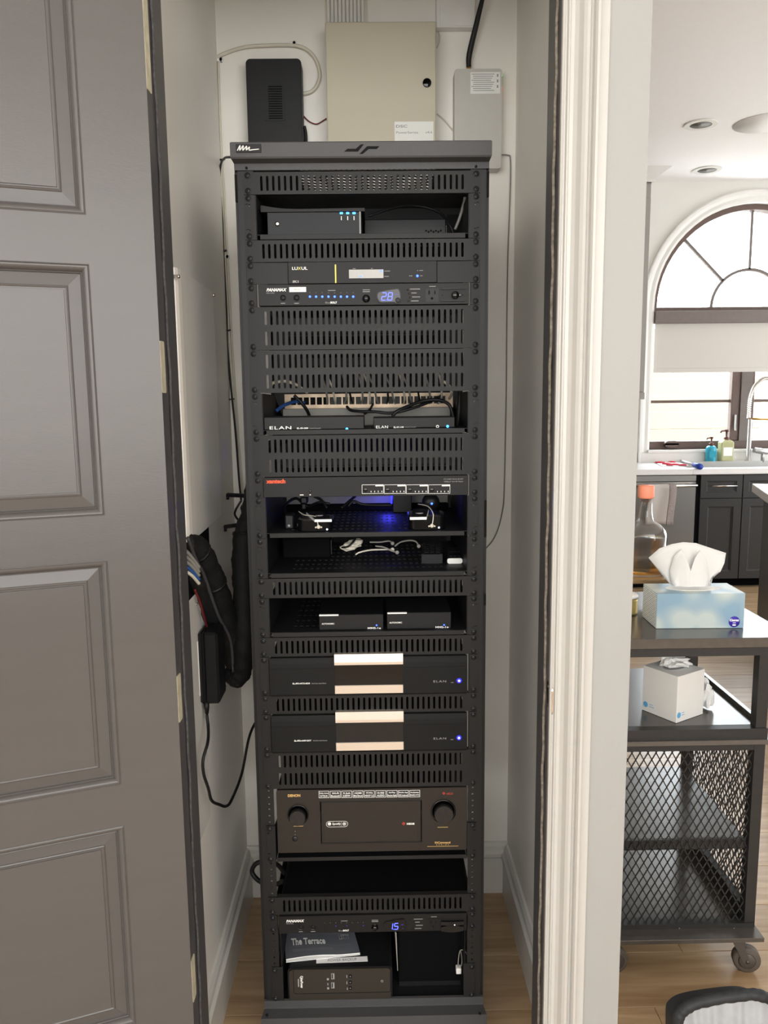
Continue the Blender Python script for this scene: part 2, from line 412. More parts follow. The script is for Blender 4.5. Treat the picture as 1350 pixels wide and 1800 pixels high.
struct(MB().box(-2.8, 5.5, -3.2, -3.1, 0, HC), 'wall_rear', 'room_wall')
# baseboards of the closet
def baseprof(t0): return [(0, 0), (-.016, 0), (-.016, .118), (-.021, .124), (-.021, .134), (-.014, .142), (-.012, .156), (-.006, .166), (0, .168)]
bb = MB(); bb.prism([(CB+a, b) for a, b in baseprof(0)], CL, CR, 'x'); struct(bb, 'baseboard_back', 'trim_white')
bb = MB(); bb.prism([(CL-a, b) for a, b in baseprof(0)], YF, CB-.021, 'y'); struct(bb, 'baseboard_left', 'trim_white')
bb = MB(); bb.prism([(CR+a, b) for a, b in baseprof(0)], YF, CB-.021, 'y'); struct(bb, 'baseboard_right', 'trim_white')
bb = MB(); bb.prism([(WE-a*1.0, b) for a, b in baseprof(0)], YN-.016, CB+.1, 'y'); struct(bb, 'baseboard_kitchen_side', 'trim_white')
# door frame (dark jambs with weatherstrip) and white casing
def jamb(side):
    s = -1 if side == 'l' else 1; xe = JX0 if side == 'l' else JX1
    t = thing('trim_1' if side == 'l' else 'trim_2', (xe, YN, 0), kind='structure')
    m = MB(); m.box(xe, xe+s*.02, YN-.002, YF, 0, 2.47); part(m, 'jamb', 'jamb_grey', t)
    m = MB(); m.box(xe-s*.0015, xe, YN+.048, YF, 0, 2.45, .0005); part(m, 'door_stop', 'jamb_grey', t)
    m = MB(); pts = []
    for i in range(60): pts.append((xe-s*(.003+.0008*math.sin(i*2.3)+.0006*math.sin(i*.7)), YN+.043+.001*math.sin(i*1.7), .02+2.4*i/59))
    m.tube(pts, .0026 if side == 'l' else .0030, 6); part(m, 'weatherstrip', 'weatherstrip_grey' if side == 'l' else 'weatherstrip', t)
    return t
jamb('l'); jr = jamb('r')
zs = atY(962, 1222, YN+.02).z
m = MB(); m.prism(rrect(YN-.012, YN+.03, zs-.028, zs+.028, .008), JX1-.0022, JX1+.001, 'x')
sp_ = part(m, 'strike_plate', 'chrome', jr); m = MB(); m.box(JX1-.0026, JX1, YN+.004, YN+.02, zs-.014, zs+.014); part(m, 'strike_hole', 'dark_hole', sp_)
m = MB(); m.lathe([(.003, -.0032), (.003, 0)], (JX1, YN+.012, zs-.021), 'x', 10); m.lathe([(.003, -.0032), (.003, 0)], (JX1, YN+.012, zs+.021), 'x', 10); part(m, 'screws', 'chrome', sp_)
# casing, moulded profile along x from the jamb outwards, thickness towards the camera
CI = .3188; cw = .3770-CI
prof = [(0, 0), (0, .010), (.004, .012), (.006, .008), (.009, .008), (.011, .013), (.014, .014), (.017, .008), (.024, .009), (.031, .014), (.038, .022), (.044, .0255), (.050, .024), (.055, .018), (.059, .0165), (.0605, .024), (.064, .028), (.069, .028), (.070, .026), (.070, 0)]
k = cw/.070
t3 = thing('trim_3', (JX1, YN, 0), kind='structure')
m = MB(); m.prism([(CI+a*k, YN-b) for a, b in prof], 0, 2.55, 'z'); part(m, 'casing', 'casing_white', t3)
xo = CI+cw
m = MB(); m.box(xo, .3975, YN-.008, YN, 0, 2.56, .001); part(m, 'backband', 'casing_white', t3)

# ------------------------------------------------------------------ the open door (leaf direction e, face normal n)
ang = math.radians(69.5)
C0 = atY(250, 0, 1.36); E_ = Vector((-math.sin(ang), -math.cos(ang), 0)); N_ = Vector((math.cos(ang), -math.sin(ang), 0))
TD = Matrix(((E_.x, N_.x, 0, C0.x), (E_.y, N_.y, 0, C0.y), (0, 0, 1, 0), (0, 0, 0, 1)))   # local (s, out of face, z)
dr = thing('door_1', (C0.x, C0.y, 0.01), kind='structure')
DWID, DT, ST = .685, .045, .104
zr = [.012, .408, .8, .8785, 1.2825, 1.36, 1.7685, 1.845, 2.253, 2.43]
for s0, s1 in ((0, ST), (DWID-ST, DWID)): part(MB(TD).box(s0, s1, -DT, 0, .012, 2.43), 'stile', 'door_grey', dr)
for a, b in ((.012, .408), (.8, .8785), (1.2825, 1.36), (1.7685, 1.845), (2.253, 2.43)): part(MB(TD).box(ST, DWID-ST, -DT, 0, a, b), 'rail', 'door_grey', dr)
def frame_loop(mb, s0, s1, z0, z1, prof):     # mitred moulding, prof: (inset, height)
    rings = []
    for ins, h in prof:
        rings.append([(s0+ins, h, z0+ins), (s1-ins, h, z0+ins), (s1-ins, h, z1-ins), (s0+ins, h, z1-ins)])
    vs = [p for r in rings for p in r]; fs = []
    for i in range(len(rings)-1):
        for k in range(4): a, b = i*4+k, i*4+(k+1) % 4; fs.append([a, b, b+4, a+4])
    mb.add(vs, fs)
for z0, z1 in ((.408, .8), (.8785, 1.2825), (1.36, 1.7685), (1.845, 2.253)):
    m = MB(TD); frame_loop(m, ST, DWID-ST, z0, z1, [(0, -.004), (0, .0010), (.0012, .0016), (.0022, .0002), (.0030, .0006), (.0050, .0004), (.0072, -.0006), (.0092, -.0024), (.0108, -.0050), (.0116, -.0080), (.0124, -.0086), (.0136, -.0080), (.0145, -.0110), (.0145, -.012)])
    part(m, 'moulding', 'door_grey', dr)
    m = MB(TD); s0, s1 = ST+.0145, DWID-ST-.0145; a, b = z0+.0145, z1-.0145
    frame_loop(m, s0, s1, a, b, [(0, -.011), (.019, -.008), (.0195, -.0065), (.0215, -.0055), (.0235, -.0065), (.0255, -.0065), (.026, -.0045), (.027, -.0045)])
    q = .027; m.add([(s0+q, -.0045, a+q), (s1-q, -.0045, a+q), (s1-q, -.0045, b-q), (s0+q, -.0045, b-q)], [(0, 1, 2, 3)])
    m.box(s0, s1, -.035, -.012, a, b)
    part(m, 'panel', 'door_grey', dr)
for py in (645, 1230, 1726):
    hz = atY(290, py, YN).z
    hx, hy = JX0-.004, YN-.006
    m = MB()
    for k in range(5): m.lathe([(.0055, -.0445+k*.0178), (.0058, -.0435+k*.0178), (.0058, -.0277+k*.0178), (.0055, -.0267+k*.0178)], (hx, hy-.012, hz), 'z', 10)
    m.lathe([(.004, .0445), (.0045, .049), (.002, .051)], (hx, hy-.012, hz), 'z', 10)
    h = part(m, 'hinge', 'hinge_metal', dr)
    m = MB(); m.prism(rrect(YN-.004, YN+.022, hz-.0445, hz+.0445, .004, 3), JX0-.0012, JX0+.0016, 'x'); part(m, 'hinge_leaf', 'hinge_metal', h)
    if py == 645:      # pale unpainted strip of the upper hinge
        pass
hz = 2.13
m = MB(); m.prism(rrect(YN-.004, YN+.024, hz-.07, hz+.2, .004, 3), JX0-.0012, JX0+.0016, 'x'); part(m, 'hinge', 'hinge_metal', dr)

# ------------------------------------------------------------------ rack
D = 1.692
XC = (atY(435.2, 307.6, D).x + atY(836.9, 304.2, D).x)/2
U = .04445; ZT = 2.0073
def zu(n): return ZT-n*U
def rk(px, py): p = atY(px, py, D); return p.x, p.z
HW, EAR = .2413, .2325
scr = MB()
scr.lathe([(.0062, 0), (.0062, -.0008), (.0054, -.0012)], (0, 0, 0), 'y', 14)
scr.lathe([(.0050, -.001), (.0049, -.0022), (.0040, -.0034), (.0024, -.0041), (.0008, -.0043)], (0, 0, 0), 'y', 14)
scr.cur = 1; scr.box(-.0022, .0022, -.0046, -.0038, -.0006, .0006); scr.box(-.0006, .0006, -.0046, -.0038, -.0022, .0022)
_s0 = scr.build('screw_shape', ['screw_black', 'dark_hole'], origin=(0, 0, 0)); SCREW = _s0.data; bpy.data.objects.remove(_s0)
def screws(t, top, n, yy=D):
    for sx in (-1, 1):
        for z in (zu(top)-.0072, zu(top+n)+.0072): shared(SCREW, t, (XC+sx*EAR, yy-.0022, z), 'screw')

rack = thing('equipment_rack', (XC, D+.28, 0), 'tall black steel equipment rack standing in the closet', 'rack')
RB = 2.225  # rear of the rack
zb = zu(42)
for s in (-1, 1):
    m = MB(); a, b = sorted((XC+s*.2535, XC+s*.2215))
    for n in range(42):
        holes = [circ(XC+s*EAR, zu(n)-o, .0024, 6) for o in (.00635, .02225, .0381)]
        z1_ = zu(n)+(.004 if n == 0 else 0); z0_ = zu(n+1)-(.012 if n == 41 else 0)
        m.holed([(a, z0_), (b, z0_), (b, z1_), (a, z1_)], holes, D+.0022, D+.0042)
    part(m, 'front_rail', 'rack_black', rack)
    m = MB(); m.box(XC+s*.2535, XC+s*.2515, D+.002, D+.045, zb-.012, ZT+.004); m.box(XC+s*.2605, XC+s*.2535, D+.010, D+.05, zb-.012, ZT+.03); part(m, 'front_post', 'rack_black', rack)
    m = MB(); m.box(XC+s*.2605, XC+s*.2585, RB-.05, RB, .1, ZT+.03); m.box(XC+s*.2605, XC+s*.2215, RB-.004, RB, .1, ZT+.03); part(m, 'rear_post', 'rack_black', rack)
    for z in (1.93, 1.25, .20):
        m = MB(); m.box(XC+s*.2605, XC+s*.2585, D+.05, RB-.05, z-.03, z+.03); part(m, 'side_brace', 'rack_black', rack)
    for p0, p1 in ((300, 345), (880, 945), (1045, 1065)) if s > 0 else ((302, 350),):
        za, zc = atY(856, p0, D).z, atY(856, p1, D).z
        part(MB().box(XC+s*.2565, XC+s*.2600, D+.004, D+.030, zc, za), 'latch_strip', 'dark_hole', rack)
for n0, n1 in ((1, 6), (6, 10), (10, 14), (17, 20), (20, 24), (24, 30)): part(MB().box(XC-.2210, XC+.2210, RB-.006, RB-.0045, zu(n1)+.001, zu(n0)-.001), 'dark_backing', 'shelf_black', rack)  # sheets added behind an open-backed rack to keep its slots dark
# top cap: front profile in (y,z), mitred down to the lip
zc0 = atY(640, 247.6, D-.028).z; zc1 = atY(640, 274, D-.028).z; zc2 = atY(640, 286, D-.002).z; zc3 = ZT+.003
xl, xr = atY(404, 260, D-.028).x, atY(865, 258, D-.028).x; xl2, xr2 = XC-.2590, XC+.2590
m = MB()
rings = [[(xl+.002, D-.026, zc0), (xr-.002, D-.026, zc0), (xr-.002, RB, zc0), (xl+.002, RB, zc0)],
         [(xl, D-.028, zc0-.002), (xr, D-.028, zc0-.002), (xr, RB, zc0-.002), (xl, RB, zc0-.002)],
         [(xl, D-.028, zc1), (xr, D-.028, zc1), (xr, RB, zc1), (xl, RB, zc1)],
         [(xl+.001, D-.026, zc1-.003), (xr-.001, D-.026, zc1-.003), (xr-.001, RB, zc1-.003), (xl+.001, RB, zc1-.003)],
         [(xl2, D-.002, zc2), (xr2, D-.002, zc2), (xr2, RB, zc2), (xl2, RB, zc2)],
         [(xl2, D-.002, zc3), (xr2, D-.002, zc3), (xr2, RB, zc3), (xl2, RB, zc3)]]
vs = [p for r in rings for p in r]; fs = [[i*4+k, i*4+(k+1) % 4, i*4+4+(k+1) % 4, i*4+4+k] for i in range(5) for k in range(4)]
m.add(vs, fs)
# roof sheet with slanting vent slits, open above the top vent panel
holes = []
for i in range(26):
    for j in range(8):
        x = XC-.150+i*.0118; yy = D+.152+j*.026; holes.append([(x, yy), (x+.0102, yy), (x+.0102+.011, yy+.018), (x+.011, yy+.018)])
m.holed([(xl+.002, D-.026), (xr-.002, D-.026), (xr-.002, RB), (xl+.002, RB)], holes, zc0-.002, zc0, 'z')
cap = part(m, 'top_cap', 'rack_cap', rack)
def Cp(px, py): p = atY(px, py, D-.028); return (p.x, p.z)
x0, z1 = Cp(414.5, 253.5); x1, z0 = Cp(459.5, 268.5)
bd = part(MB().box(x0, x1, D-.0295, D-.028, z0, z1, .0005), 'badge', 'device_dark', cap)
m = MB(); m.tube([Vector((*Cp(a, b), 0)).xzy - Vector((0, -(D-.0302), 0)) for a, b in [(417.5, 265.5), (422.5, 256), (421.5, 265), (428, 256.5), (427, 265), (434, 257.5), (433, 264.5), (439, 259), (438, 264.5), (444, 264), (455.5, 262.8)]], .0011, 6, 4)
part(m, 'badge_scribble', 'print_white', bd)
def c1(px, py): return Cp(360+px/2.4107, py/2.4118)
m = MB(); m.prism([c1(*p) for p in [(590, 643), (604, 631), (640, 631), (661, 612), (674, 612), (649, 643)]], D-.0284, D-.0275)
m.prism([c1(*p) for p in [(655, 653), (688, 620), (740, 620), (729, 632), (694, 632), (669, 653)]], D-.0284, D-.0275)
part(m, 'cap_emblem', 'dark_hole', cap)
m = MB(); m.lathe([(.0026, -.003), (.0026, 0)], (*atY(433.5, 295.5, D-.002).to_tuple(),), 'y', 8); m.lathe([(.0026, -.003), (.0026, 0)], (*atY(836.7, 293, D-.002).to_tuple(),), 'y', 8); part(m, 'cap_holes', 'dark_hole', cap)
# base plinth
za = zb-.012; y0_ = D-.035; zp = atY(657, 1787, y0_).z
m = MB(); xa, xb = XC-.2590, XC+.2590
vs = []
for x, xx in ((xa, xa-.004), (xb, xb+.004)): vs += [(x, D+.006, za+.012), (x, D-.001, za+.012), (x, D-.001, za-.004), (x, D-.004, za-.006), (xx, y0_, zp), (xx, y0_, zp-.003), (xx, y0_, 0.0), (x, D+.02, 0.0)]
n = 8; m.add(vs, [list(range(n)), list(range(2*n-1, n-1, -1))]+[[i, (i+1) % n, n+(i+1) % n, n+i] for i in range(n)])
m.box(xa, xb, D+.02, RB, 0, za)
bp_ = part(m, 'base_plinth', 'rack_cap', rack)
m = MB()
for px, py in ((469, 1786), (843.5, 1783)): m.lathe([(.0032, 0), (.0032, .003)], (*(atZ(px, py-.5, zp+.004)).to_tuple(),), 'z', 8)
part(m, 'plinth_holes', 'dark_hole', bp_)

# ---- slotted vent panels
def slot(cx, za, zb_, w=.0025):
    pts = []
    for k in range(5): a = math.pi*k/4; pts.append((cx+w*math.cos(a), za-w+w*math.sin(a)))
    for k in range(5): a = math.pi+math.pi*k/4; pts.append((cx+w*math.cos(a), zb_+w+w*math.sin(a)))
    return pts
def vent(top, n, label):
    t = thing('vent_panel', (XC, D, zu(top+n)), label, 'vent panel', 'slotted vent panels')
    holes = []
    for i in range(35):
        x = XC-.205+i*.41/34
        if n == 1: holes.append(slot(x, zu(top)-.0078, zu(top)-.0372))
        else:
            holes.append(slot(x, zu(top)-.0085, zu(top)-.0375)); holes.append(slot(x, zu(top)-.0505, zu(top)-.0795))
    m = MB(); g = .0006
    m.holed([(XC-HW, zu(top+n)+g), (XC+HW, zu(top+n)+g), (XC+HW, zu(top)-g), (XC-HW, zu(top)-g)], holes, D-.0015, D)
    m.box(XC-.2235, XC+.2235, D, D+.012, zu(top)-g-.0015, zu(top)-g); m.box(XC-.2235, XC+.2235, D, D+.012, zu(top+n)+g, zu(top+n)+g+.0015)
    part(m, 'slotted_plate', 'panel_black', t); screws(t, top, n); return t
v1 = vent(0, 1, 'topmost slotted vent panel, daylight slits showing behind its slots')
def vcopy(src, top, src_top, label): return dup(src, (0, 0, zu(top)-zu(src_top)), label=label)
vcopy(v1, 3, 0, 'single-row slotted vent panel between the top shelf and the slim network unit')
v2 = vent(6, 2, 'double-row slotted vent panel directly under the upper power conditioner')
vcopy(v2, 8, 6, 'double-row slotted vent panel just above the twin control boxes shelf')
vcopy(v2, 12, 6, 'double-row slotted vent panel between the twin control boxes and the orange-lettered unit')
vcopy(v1, 19, 0, 'single-row slotted vent panel under the shelf holding the loose remotes')
vcopy(v1, 22, 0, 'single-row slotted vent panel directly above the upper silver-barred amplifier')
vcopy(v1, 25, 0, 'single-row slotted vent panel between the two silver-barred amplifiers')
vcopy(v2, 28, 6, 'double-row slotted vent panel directly above the big two-knob receiver')
vcopy(v1, 36, 0, 'lowest slotted vent panel, above the lower power conditioner')

# ---- rack shelves
def ear_outline(s, top, n):
    a, b = sorted((XC+s*HW, XC+s*.2185)); return [(a, zu(top+n)+.0006), (b, zu(top+n)+.0006), (b, zu(top)-.0006), (a, zu(top)-.0006)]
def ear_notches(s, top):
    hs = []
    for o in (.0185, .0685):
        z = zu(top)-o; a, b = sorted((XC+s*.2385, XC+s*.2335)); hs.append([(a, z-.0012), (b, z-.0012), (b, z+.0012), (a, z+.0012)])
        hs.append(circ(XC+s*.2305, z-.002, .0022, 8))
    return hs
def shelf(top, label, depth=.37):
    t = thing('rack_shelf', (XC, D, zu(top+2)), label, 'shelf', 'shallow perforated rack shelves')
    zt, z0 = zu(top)-.0006, zu(top+2)+.0006
    for s in (-1, 1):
        m = MB(); m.holed(ear_outline(s, top, 2), ear_notches(s, top), D-.0015, D); part(m, 'ear', 'panel_black', t)
        m = MB(); m.prism([(D, z0), (D, zt), (D+.20, zt-.002), (D+depth, z0+.03), (D+depth, z0)], XC+s*.2185, XC+s*.2170, 'x'); part(m, 'side_wall', 'shelf_black', t)
    holes = []
    for j in range(7):
        for i in range(26):
            x = XC-.165+i*.0132; yy = D+.035+j*.045; holes.append([(x-.0032, yy), (x+.0032, yy), (x+.0032, yy+.014), (x-.0032, yy+.014)])
    m = MB(); m.holed([(XC-.2170, D+.001), (XC+.2170, D+.001), (XC+.2170, D+depth), (XC-.2170, D+depth)], holes, z0+.009, z0+.0105, 'z')
    part(m, 'perforated_tray', 'shelf_black', t)
    part(MB().box(XC-.2110, XC+.2110, D-.0015, D+.001, z0+.0004, z0+.0105, .0004), 'front_lip', 'panel_black', t)
    screws(t, top, 2); return t, z0+.0105
SH = {}
s1, zz = shelf(1, 'top rack shelf, carrying the box with three blue lights')
SH[1] = zz
for top, lb in ((10, 'rack shelf carrying the two small white-lettered control boxes'), (15, 'rack shelf carrying the two glossy streaming boxes'), (17, 'rack shelf with loose remotes and cables lying on it'), (20, 'rack shelf carrying the two media servers with white strips')):
    dup(s1, (0, 0, zu(top)-zu(1)), label=lb); SH[top] = zz + zu(top)-zu(1)

# ---- small front panel helpers
def lamp(mb, x, z, y, r=.0018, d=.0012): mb.lathe([(r, 0), (r, -d*.5), (r*.6, -d)], (x, y, z), 'y', 8)
def bars(mb, x0, x1, z, y, h=.0009): mb.box(x0, x1, y-.0003, y, z-h/2, z+h/2)   # a line of print too small to read
def ears_for(t, top, n, x_in):
    for s in (-1, 1):
        a, b = sorted((XC+s*HW, XC+s*x_in)); part(MB().box(a, b, D-.0015, D+.0005, zu(top+n)+.0006, zu(top)-.0006), 'ear', 'panel_black', t)
    screws(t, top, n)
def rx(px, py=None, ref=900): return atY(px, py if py else ref, D).x
def P3(px, py, Y=D): p = atY(px, py, Y); return p.x, p.z

# ---- slim network unit (row 4)
t = thing('network_controller', (XC, D, zu(5)), 'slim black network unit with pale display window and yellow stripe', 'network unit')
z0, z1 = zu(5)+.0006, zu(4)-.0006
xA, xB = P3(507, 480)[0], P3(767.5, 480)[0]
for a, b in ((XC-HW, xA-.0008), (xB+.0008, XC+HW)): part(MB().box(a, b, D-.0015, D+.0005, z0, z1, .0004), 'blank_plate', 'panel_black', t)
part(MB().box(xA, xB, D-.006, D+.25, z0, z1, .0006), 'body', 'device_black', t)
yf = D-.006
x, z = P3(513.5, 474.5, yf); x2, z2 = P3(540.5, 469, yf)
lettering(t, 'LU', x, z, yf-.0001, 'print_white', (x2-x)*.36, z2-z, bold=.0002); lettering(t, 'X', x+(x2-x)*.37, z, yf-.0001, 'print_yellow', (x2-x)*.2, z2-z, bold=.0002); lettering(t, 'UL', x+(x2-x)*.6, z, yf-.0001, 'print_white', (x2-x)*.4, z2-z, bold=.0002)
x, z = P3(515, 497, yf); lettering(t, 'EPIC 5', x, z, yf-.0001, 'print_white', .0115, .0042)
x, z = P3(589, 497.5, yf); x2, z2 = P3(590.8, 465, yf); part(MB().box(x, x2, yf-.0004, yf, z, z2), 'stripe', 'print_yellow', t)
x, z = P3(613.5, 489.5, yf); x2, z2 = P3(674, 473.5, yf); part(MB().box(x, x2, yf-.0008, yf, z, z2, .0003), 'display_window', 'display_grey', t)
m = MB(); x, z = P3(634.5, 486, yf); lamp(m, x, z, yf-.0008, .0016); x, z = P3(670, 476.5, yf); lamp(m, x, z, yf-.0008, .0018); x, z = P3(733.7, 485, yf); lamp(m, x, z, yf, .0026); part(m, 'indicator', 'led_blue', t)
m = MB()
for a, b, w in ((675.5, 476.5, .012), (675, 486, .010), (738.5, 484.8, .005), (737, 475.5, .008), (719, 485, .006), (620, 472.3, .006), (652, 472, .004)): x, z = P3(a, b, yf); bars(m, x, x+w, z, yf, .0010)
for a, b in ((734, 475.7), (724, 485)): x, z = P3(a, b, yf); lamp(m, x, z, yf, .0011)
part(m, 'fine_print', 'print_grey', t)
for sx in (-1, 1):
    pass
screws(t, 4, 1, D-.0)

# ---- power conditioners (row 5 and 37)
SEG = {'0': 'abcdef', '1': 'bc', '2': 'abged', '5': 'afgcd', '8': 'abcdefg'}
def seven(mb, ch, x, z, w, h, y, th=.0013):
    sl = .12
    def seg(xa, za_, xb_, zb2):
        for q in (0,):
            a = Vector((x+xa+sl*za_, 0, z+za_)); b = Vector((x+xb_+sl*zb2, 0, z+zb2)); d = (b-a).normalized(); nn = Vector((-d.z, 0, d.x))*th/2; a = a+d*th*.4; b = b-d*th*.4
            mb.prism([(p.x, p.z) for p in (a-nn, b-nn, b+nn, a+nn)], y-.0006, y)
    S = {'a': (0, h, w, h), 'b': (w, h/2, w, h), 'c': (w, 0, w, h/2), 'd': (0, 0, w, 0), 'e': (0, 0, 0, h/2), 'f': (0, h/2, 0, h), 'g': (0, h/2, w, h/2)}
    for s in SEG[ch]: seg(*S[s])
def conditioner(top, label, digits, lamps_on, flap):
    t = thing('power_conditioner', (XC, D, zu(top+1)), label, 'power conditioner', 'power conditioners')
    z0, z1 = zu(top+1)+.0008, zu(top)-.0008; yf = D-.008
    ears_for(t, top, 1, .2225)
    part(MB().box(XC-.2175, XC+.2185, yf, D+.22, z0, z1, .0006), 'body', 'device_black', t)
    # pixel frame of the upper unit, shifted for the lower one
    dz = zu(top)-zu(5)
    def q(px, py): p = atY(px, py, yf); return p.x, p.z+dz
    x, z = q(468.5, 512.5); x2, z2 = q(504, 506.5); lettering(t, 'PANAMAX', x, z, yf-.0001, 'print_white', x2-x, z2-z, bold=.0004, shear=.25)
    x, z = q(468.5, 516.5); lettering(t, 'M4315-PRO', x, z, yf-.0001, 'print_grey', .0165, .0028)
    if top == 5:
        x, z = q(508.6, 513.5); x2, z2 = q(538, 504.5); sk = part(MB().box(x, x2, yf-.0006, yf, z, z2), 'sticker', 'label_white', t); m = MB(); put_text(m, 'MEDIA', x+.009, z+.003, yf-.0007, .014, .0036); part(m, 'lettering', 'print_grey', sk)
    for px in (497.5, 521.3):
        x, z = q(px, 523.5); m = MB(); m.lathe([(.0072, 0), (.0072, -.0012), (.0060, -.0012), (.0056, -.0002)], (x, yf, z), 'y', 18); b = part(m, 'button_ring', 'screw_black', t)
        m = MB(); m.lathe([(.0047, 0), (.0047, -.0016), (.0036, -.0024)], (x, yf, z), 'y', 16); part(m, 'button', 'device_black', b)
    m = MB()
    for px, w in ((493.5, .009), (517, .0105)): x, z = q(px, 533.3); bars(m, x, x+w, z, yf, .0012)
    x, z = q(576.5, 510.6); bars(m, x, x+.0155, z, yf, .0012)
    for px in (637, 639): x, z = q(637.5, 509.7 if px == 637 else 512.8); bars(m, x, x+.015, z, yf, .0013)
    for k, (px, py, w) in enumerate(((720.5, 508.2, .021), (723, 515, .011), (724.5, 522, .0165), (722.5, 529, .0155))): x, z = q(px, py); bars(m, x, x+w, z, yf, .0013)
    x, z = q(754.5, 503.5); bars(m, x, x+.0135, z, yf, .0012)
    for k in range(8): x, z = q(544.6+k*10.87, 514.5); bars(m, x-.0004, x+.0005, z, yf, .0011)
    part(m, 'fine_print', 'print_grey', t)
    x, z = q(572, 533.6); lettering(t, 'Blue', x, z, yf-.0001, 'print_grey', .010, .0034); lettering(t, 'BOLT', x+.0105, z-.0002, yf-.0001, 'print_white', .0135, .0042, bold=.0004)
    for k in range(8):
        x, z = q(544.8+k*10.87, 521.5); m = MB(); lamp(m, x, z, yf, .0024 if lamps_on else .0009); part(m, 'outlet_lamp', 'led_blue' if lamps_on else ('led_dim' if k in (2, 4, 7) else 'device_dark'), t)
    x, z = q(643.5, 525); m = MB(); m.lathe([(.0082, 0), (.0082, -.0006), (.0062, -.0006), (.0062, -.006), (.0052, -.0075)], (x, yf, z), 'y', 18); part(m, 'dimmer_knob', 'gloss_black', t)
    def sh(pts): return [q(640+a/6.136, 460+b/6.136) for a, b in pts]
    oval = [(132, 350), (165, 320), (350, 285), (385, 300), (400, 360), (398, 420), (370, 455), (340, 450), (320, 442), (180, 445), (145, 420), (132, 385)]
    P, _ = spline([Vector((*p, 0)) for p in sh(oval)], [0]*len(oval), 4, True)
    cx = sum(p.x for p in P)/len(P); cz = sum(p.y for p in P)/len(P)
    m = MB(); m.prism([(p.x, p.y) for p in P], yf-.003, yf, smooth=False); ho = part(m, 'meter_housing', 'device_dark', t)
    m = MB(); m.prism([(cx+(p.x-cx)*.9, cz+(p.y-cz)*.86) for p in P], yf-.0034, yf-.0028); part(m, 'meter_window', 'gloss_black', ho)
    m = MB(); x, z = q(670.5, 528.2); a, b = digits.split('.')
    seven(m, a, x, z, .0085, .0150, yf-.0034); seven(m, b, x+.0128, z, .0085, .0150, yf-.0034); m.box(x+.0104, x+.0117, yf-.004, yf-.0034, z-.0004, z+.0009); part(m, 'meter_digits', 'digit_blue', ho)
    x, z = q(697.5, 518); m = MB(); bars(m, x-.0025, x+.0020, z, yf-.0034, .0008); part(m, 'meter_unit', 'led_dim', ho)
    m = MB(); x, z = q(699, 528); m.lathe([(.0052, 0), (.0052, -.0046), (.004, -.005)], (x, yf, z), 'y', 14); part(m, 'meter_button', 'device_dark', ho)
    for px, py in ((716.5, 509.5), (719, 516), (720.3, 522.8), (718, 529.2)):
        x, z = q(px, py); m = MB(); lamp(m, x, z, yf, .0019); part(m, 'status_lens', 'gloss_black', t)
    x, z = q(747.8, 530.8); x2, z2 = q(771, 507); m = MB(); frame = rrect(x, x2, z, z2, .001, 2); m.prism(frame, yf-.0008, yf); oo = part(m, 'outlet', 'device_dark', t)
    m = MB(); cx_, cz_ = (x+x2)/2, (z+z2)/2
    m.box(cx_-.0075, cx_-.0045, yf-.0011, yf, cz_+.0015, cz_+.0092); m.box(cx_+.0048, cx_+.0072, yf-.0011, yf, cz_+.002, cz_+.0090); m.lathe([(.0027, -.0011), (.0027, 0)], (cx_-.0002, yf, cz_-.0065), 'y', 10); part(m, 'outlet_slot', 'dark_hole', oo)
    x, z = q(774, 529.8); x2, z2 = q(818.5, 506.8)
    if flap:
        m = MB()
        for k in range(2):
            za_ = z+(z2-z)*(.02 if k == 0 else .55); pts = []
            for i in range(13):
                u = i/12; pts.append((x+(x2-x)*u, za_-(.003 if k == 0 else .001)-.0035*math.sin(math.pi*u)))
            for i in range(13):
                u = 1-i/12; pts.append((x+(x2-x)*u, za_+.007+.003*math.sin(math.pi*u)*(1 if k == 0 else -.3)))
            m.prism(pts, yf-.006, yf-.001)
        sw = part(m, 'clear_cover', 'gloss_black', t); m = MB(); lamp(m, x+(x2-x)*.6, z+(z2-z)*.5, yf-.006, .0012); part(m, 'indicator', 'led_white', sw)
    else:
        m = MB(); m.prism([(x, z), (x2, z), (x2, z+.0012), (x+.01, z+.0026), (x, z+.0015)], yf-.004, yf); m.prism([(x, z2), (x2, z2), (x2, z2-.0012), (x+.01, z2-.0026), (x, z2-.0015)], yf-.004, yf); sw = part(m, 'switch_guard', 'device_dark', t)
        xx, zz_ = q(800, 519); m = MB(); m.lathe([(.0078, 0), (.0078, -.005), (.0066, -.0065)], (xx, yf, zz_), 'y', 18); m.box(xx, xx+.0125, yf-.0045, yf, zz_-.0026, zz_+.0026, .0008); part(m, 'rotary_switch', 'gloss_black', t)
        m = MB()
        for px in (777.8, 813.5): a, b = q(px, 518.5); lamp(m, a, b, yf, .0011)
        part(m, 'switch_screws', 'dark_hole', sw)
    return t
conditioner(5, 'upper power conditioner with eight glowing blue lamps, its display reading 2.8', '2.8', True, False)
conditioner(37, 'lower power conditioner with dim lamps, its display reading 1.5', '1.5', False, True)

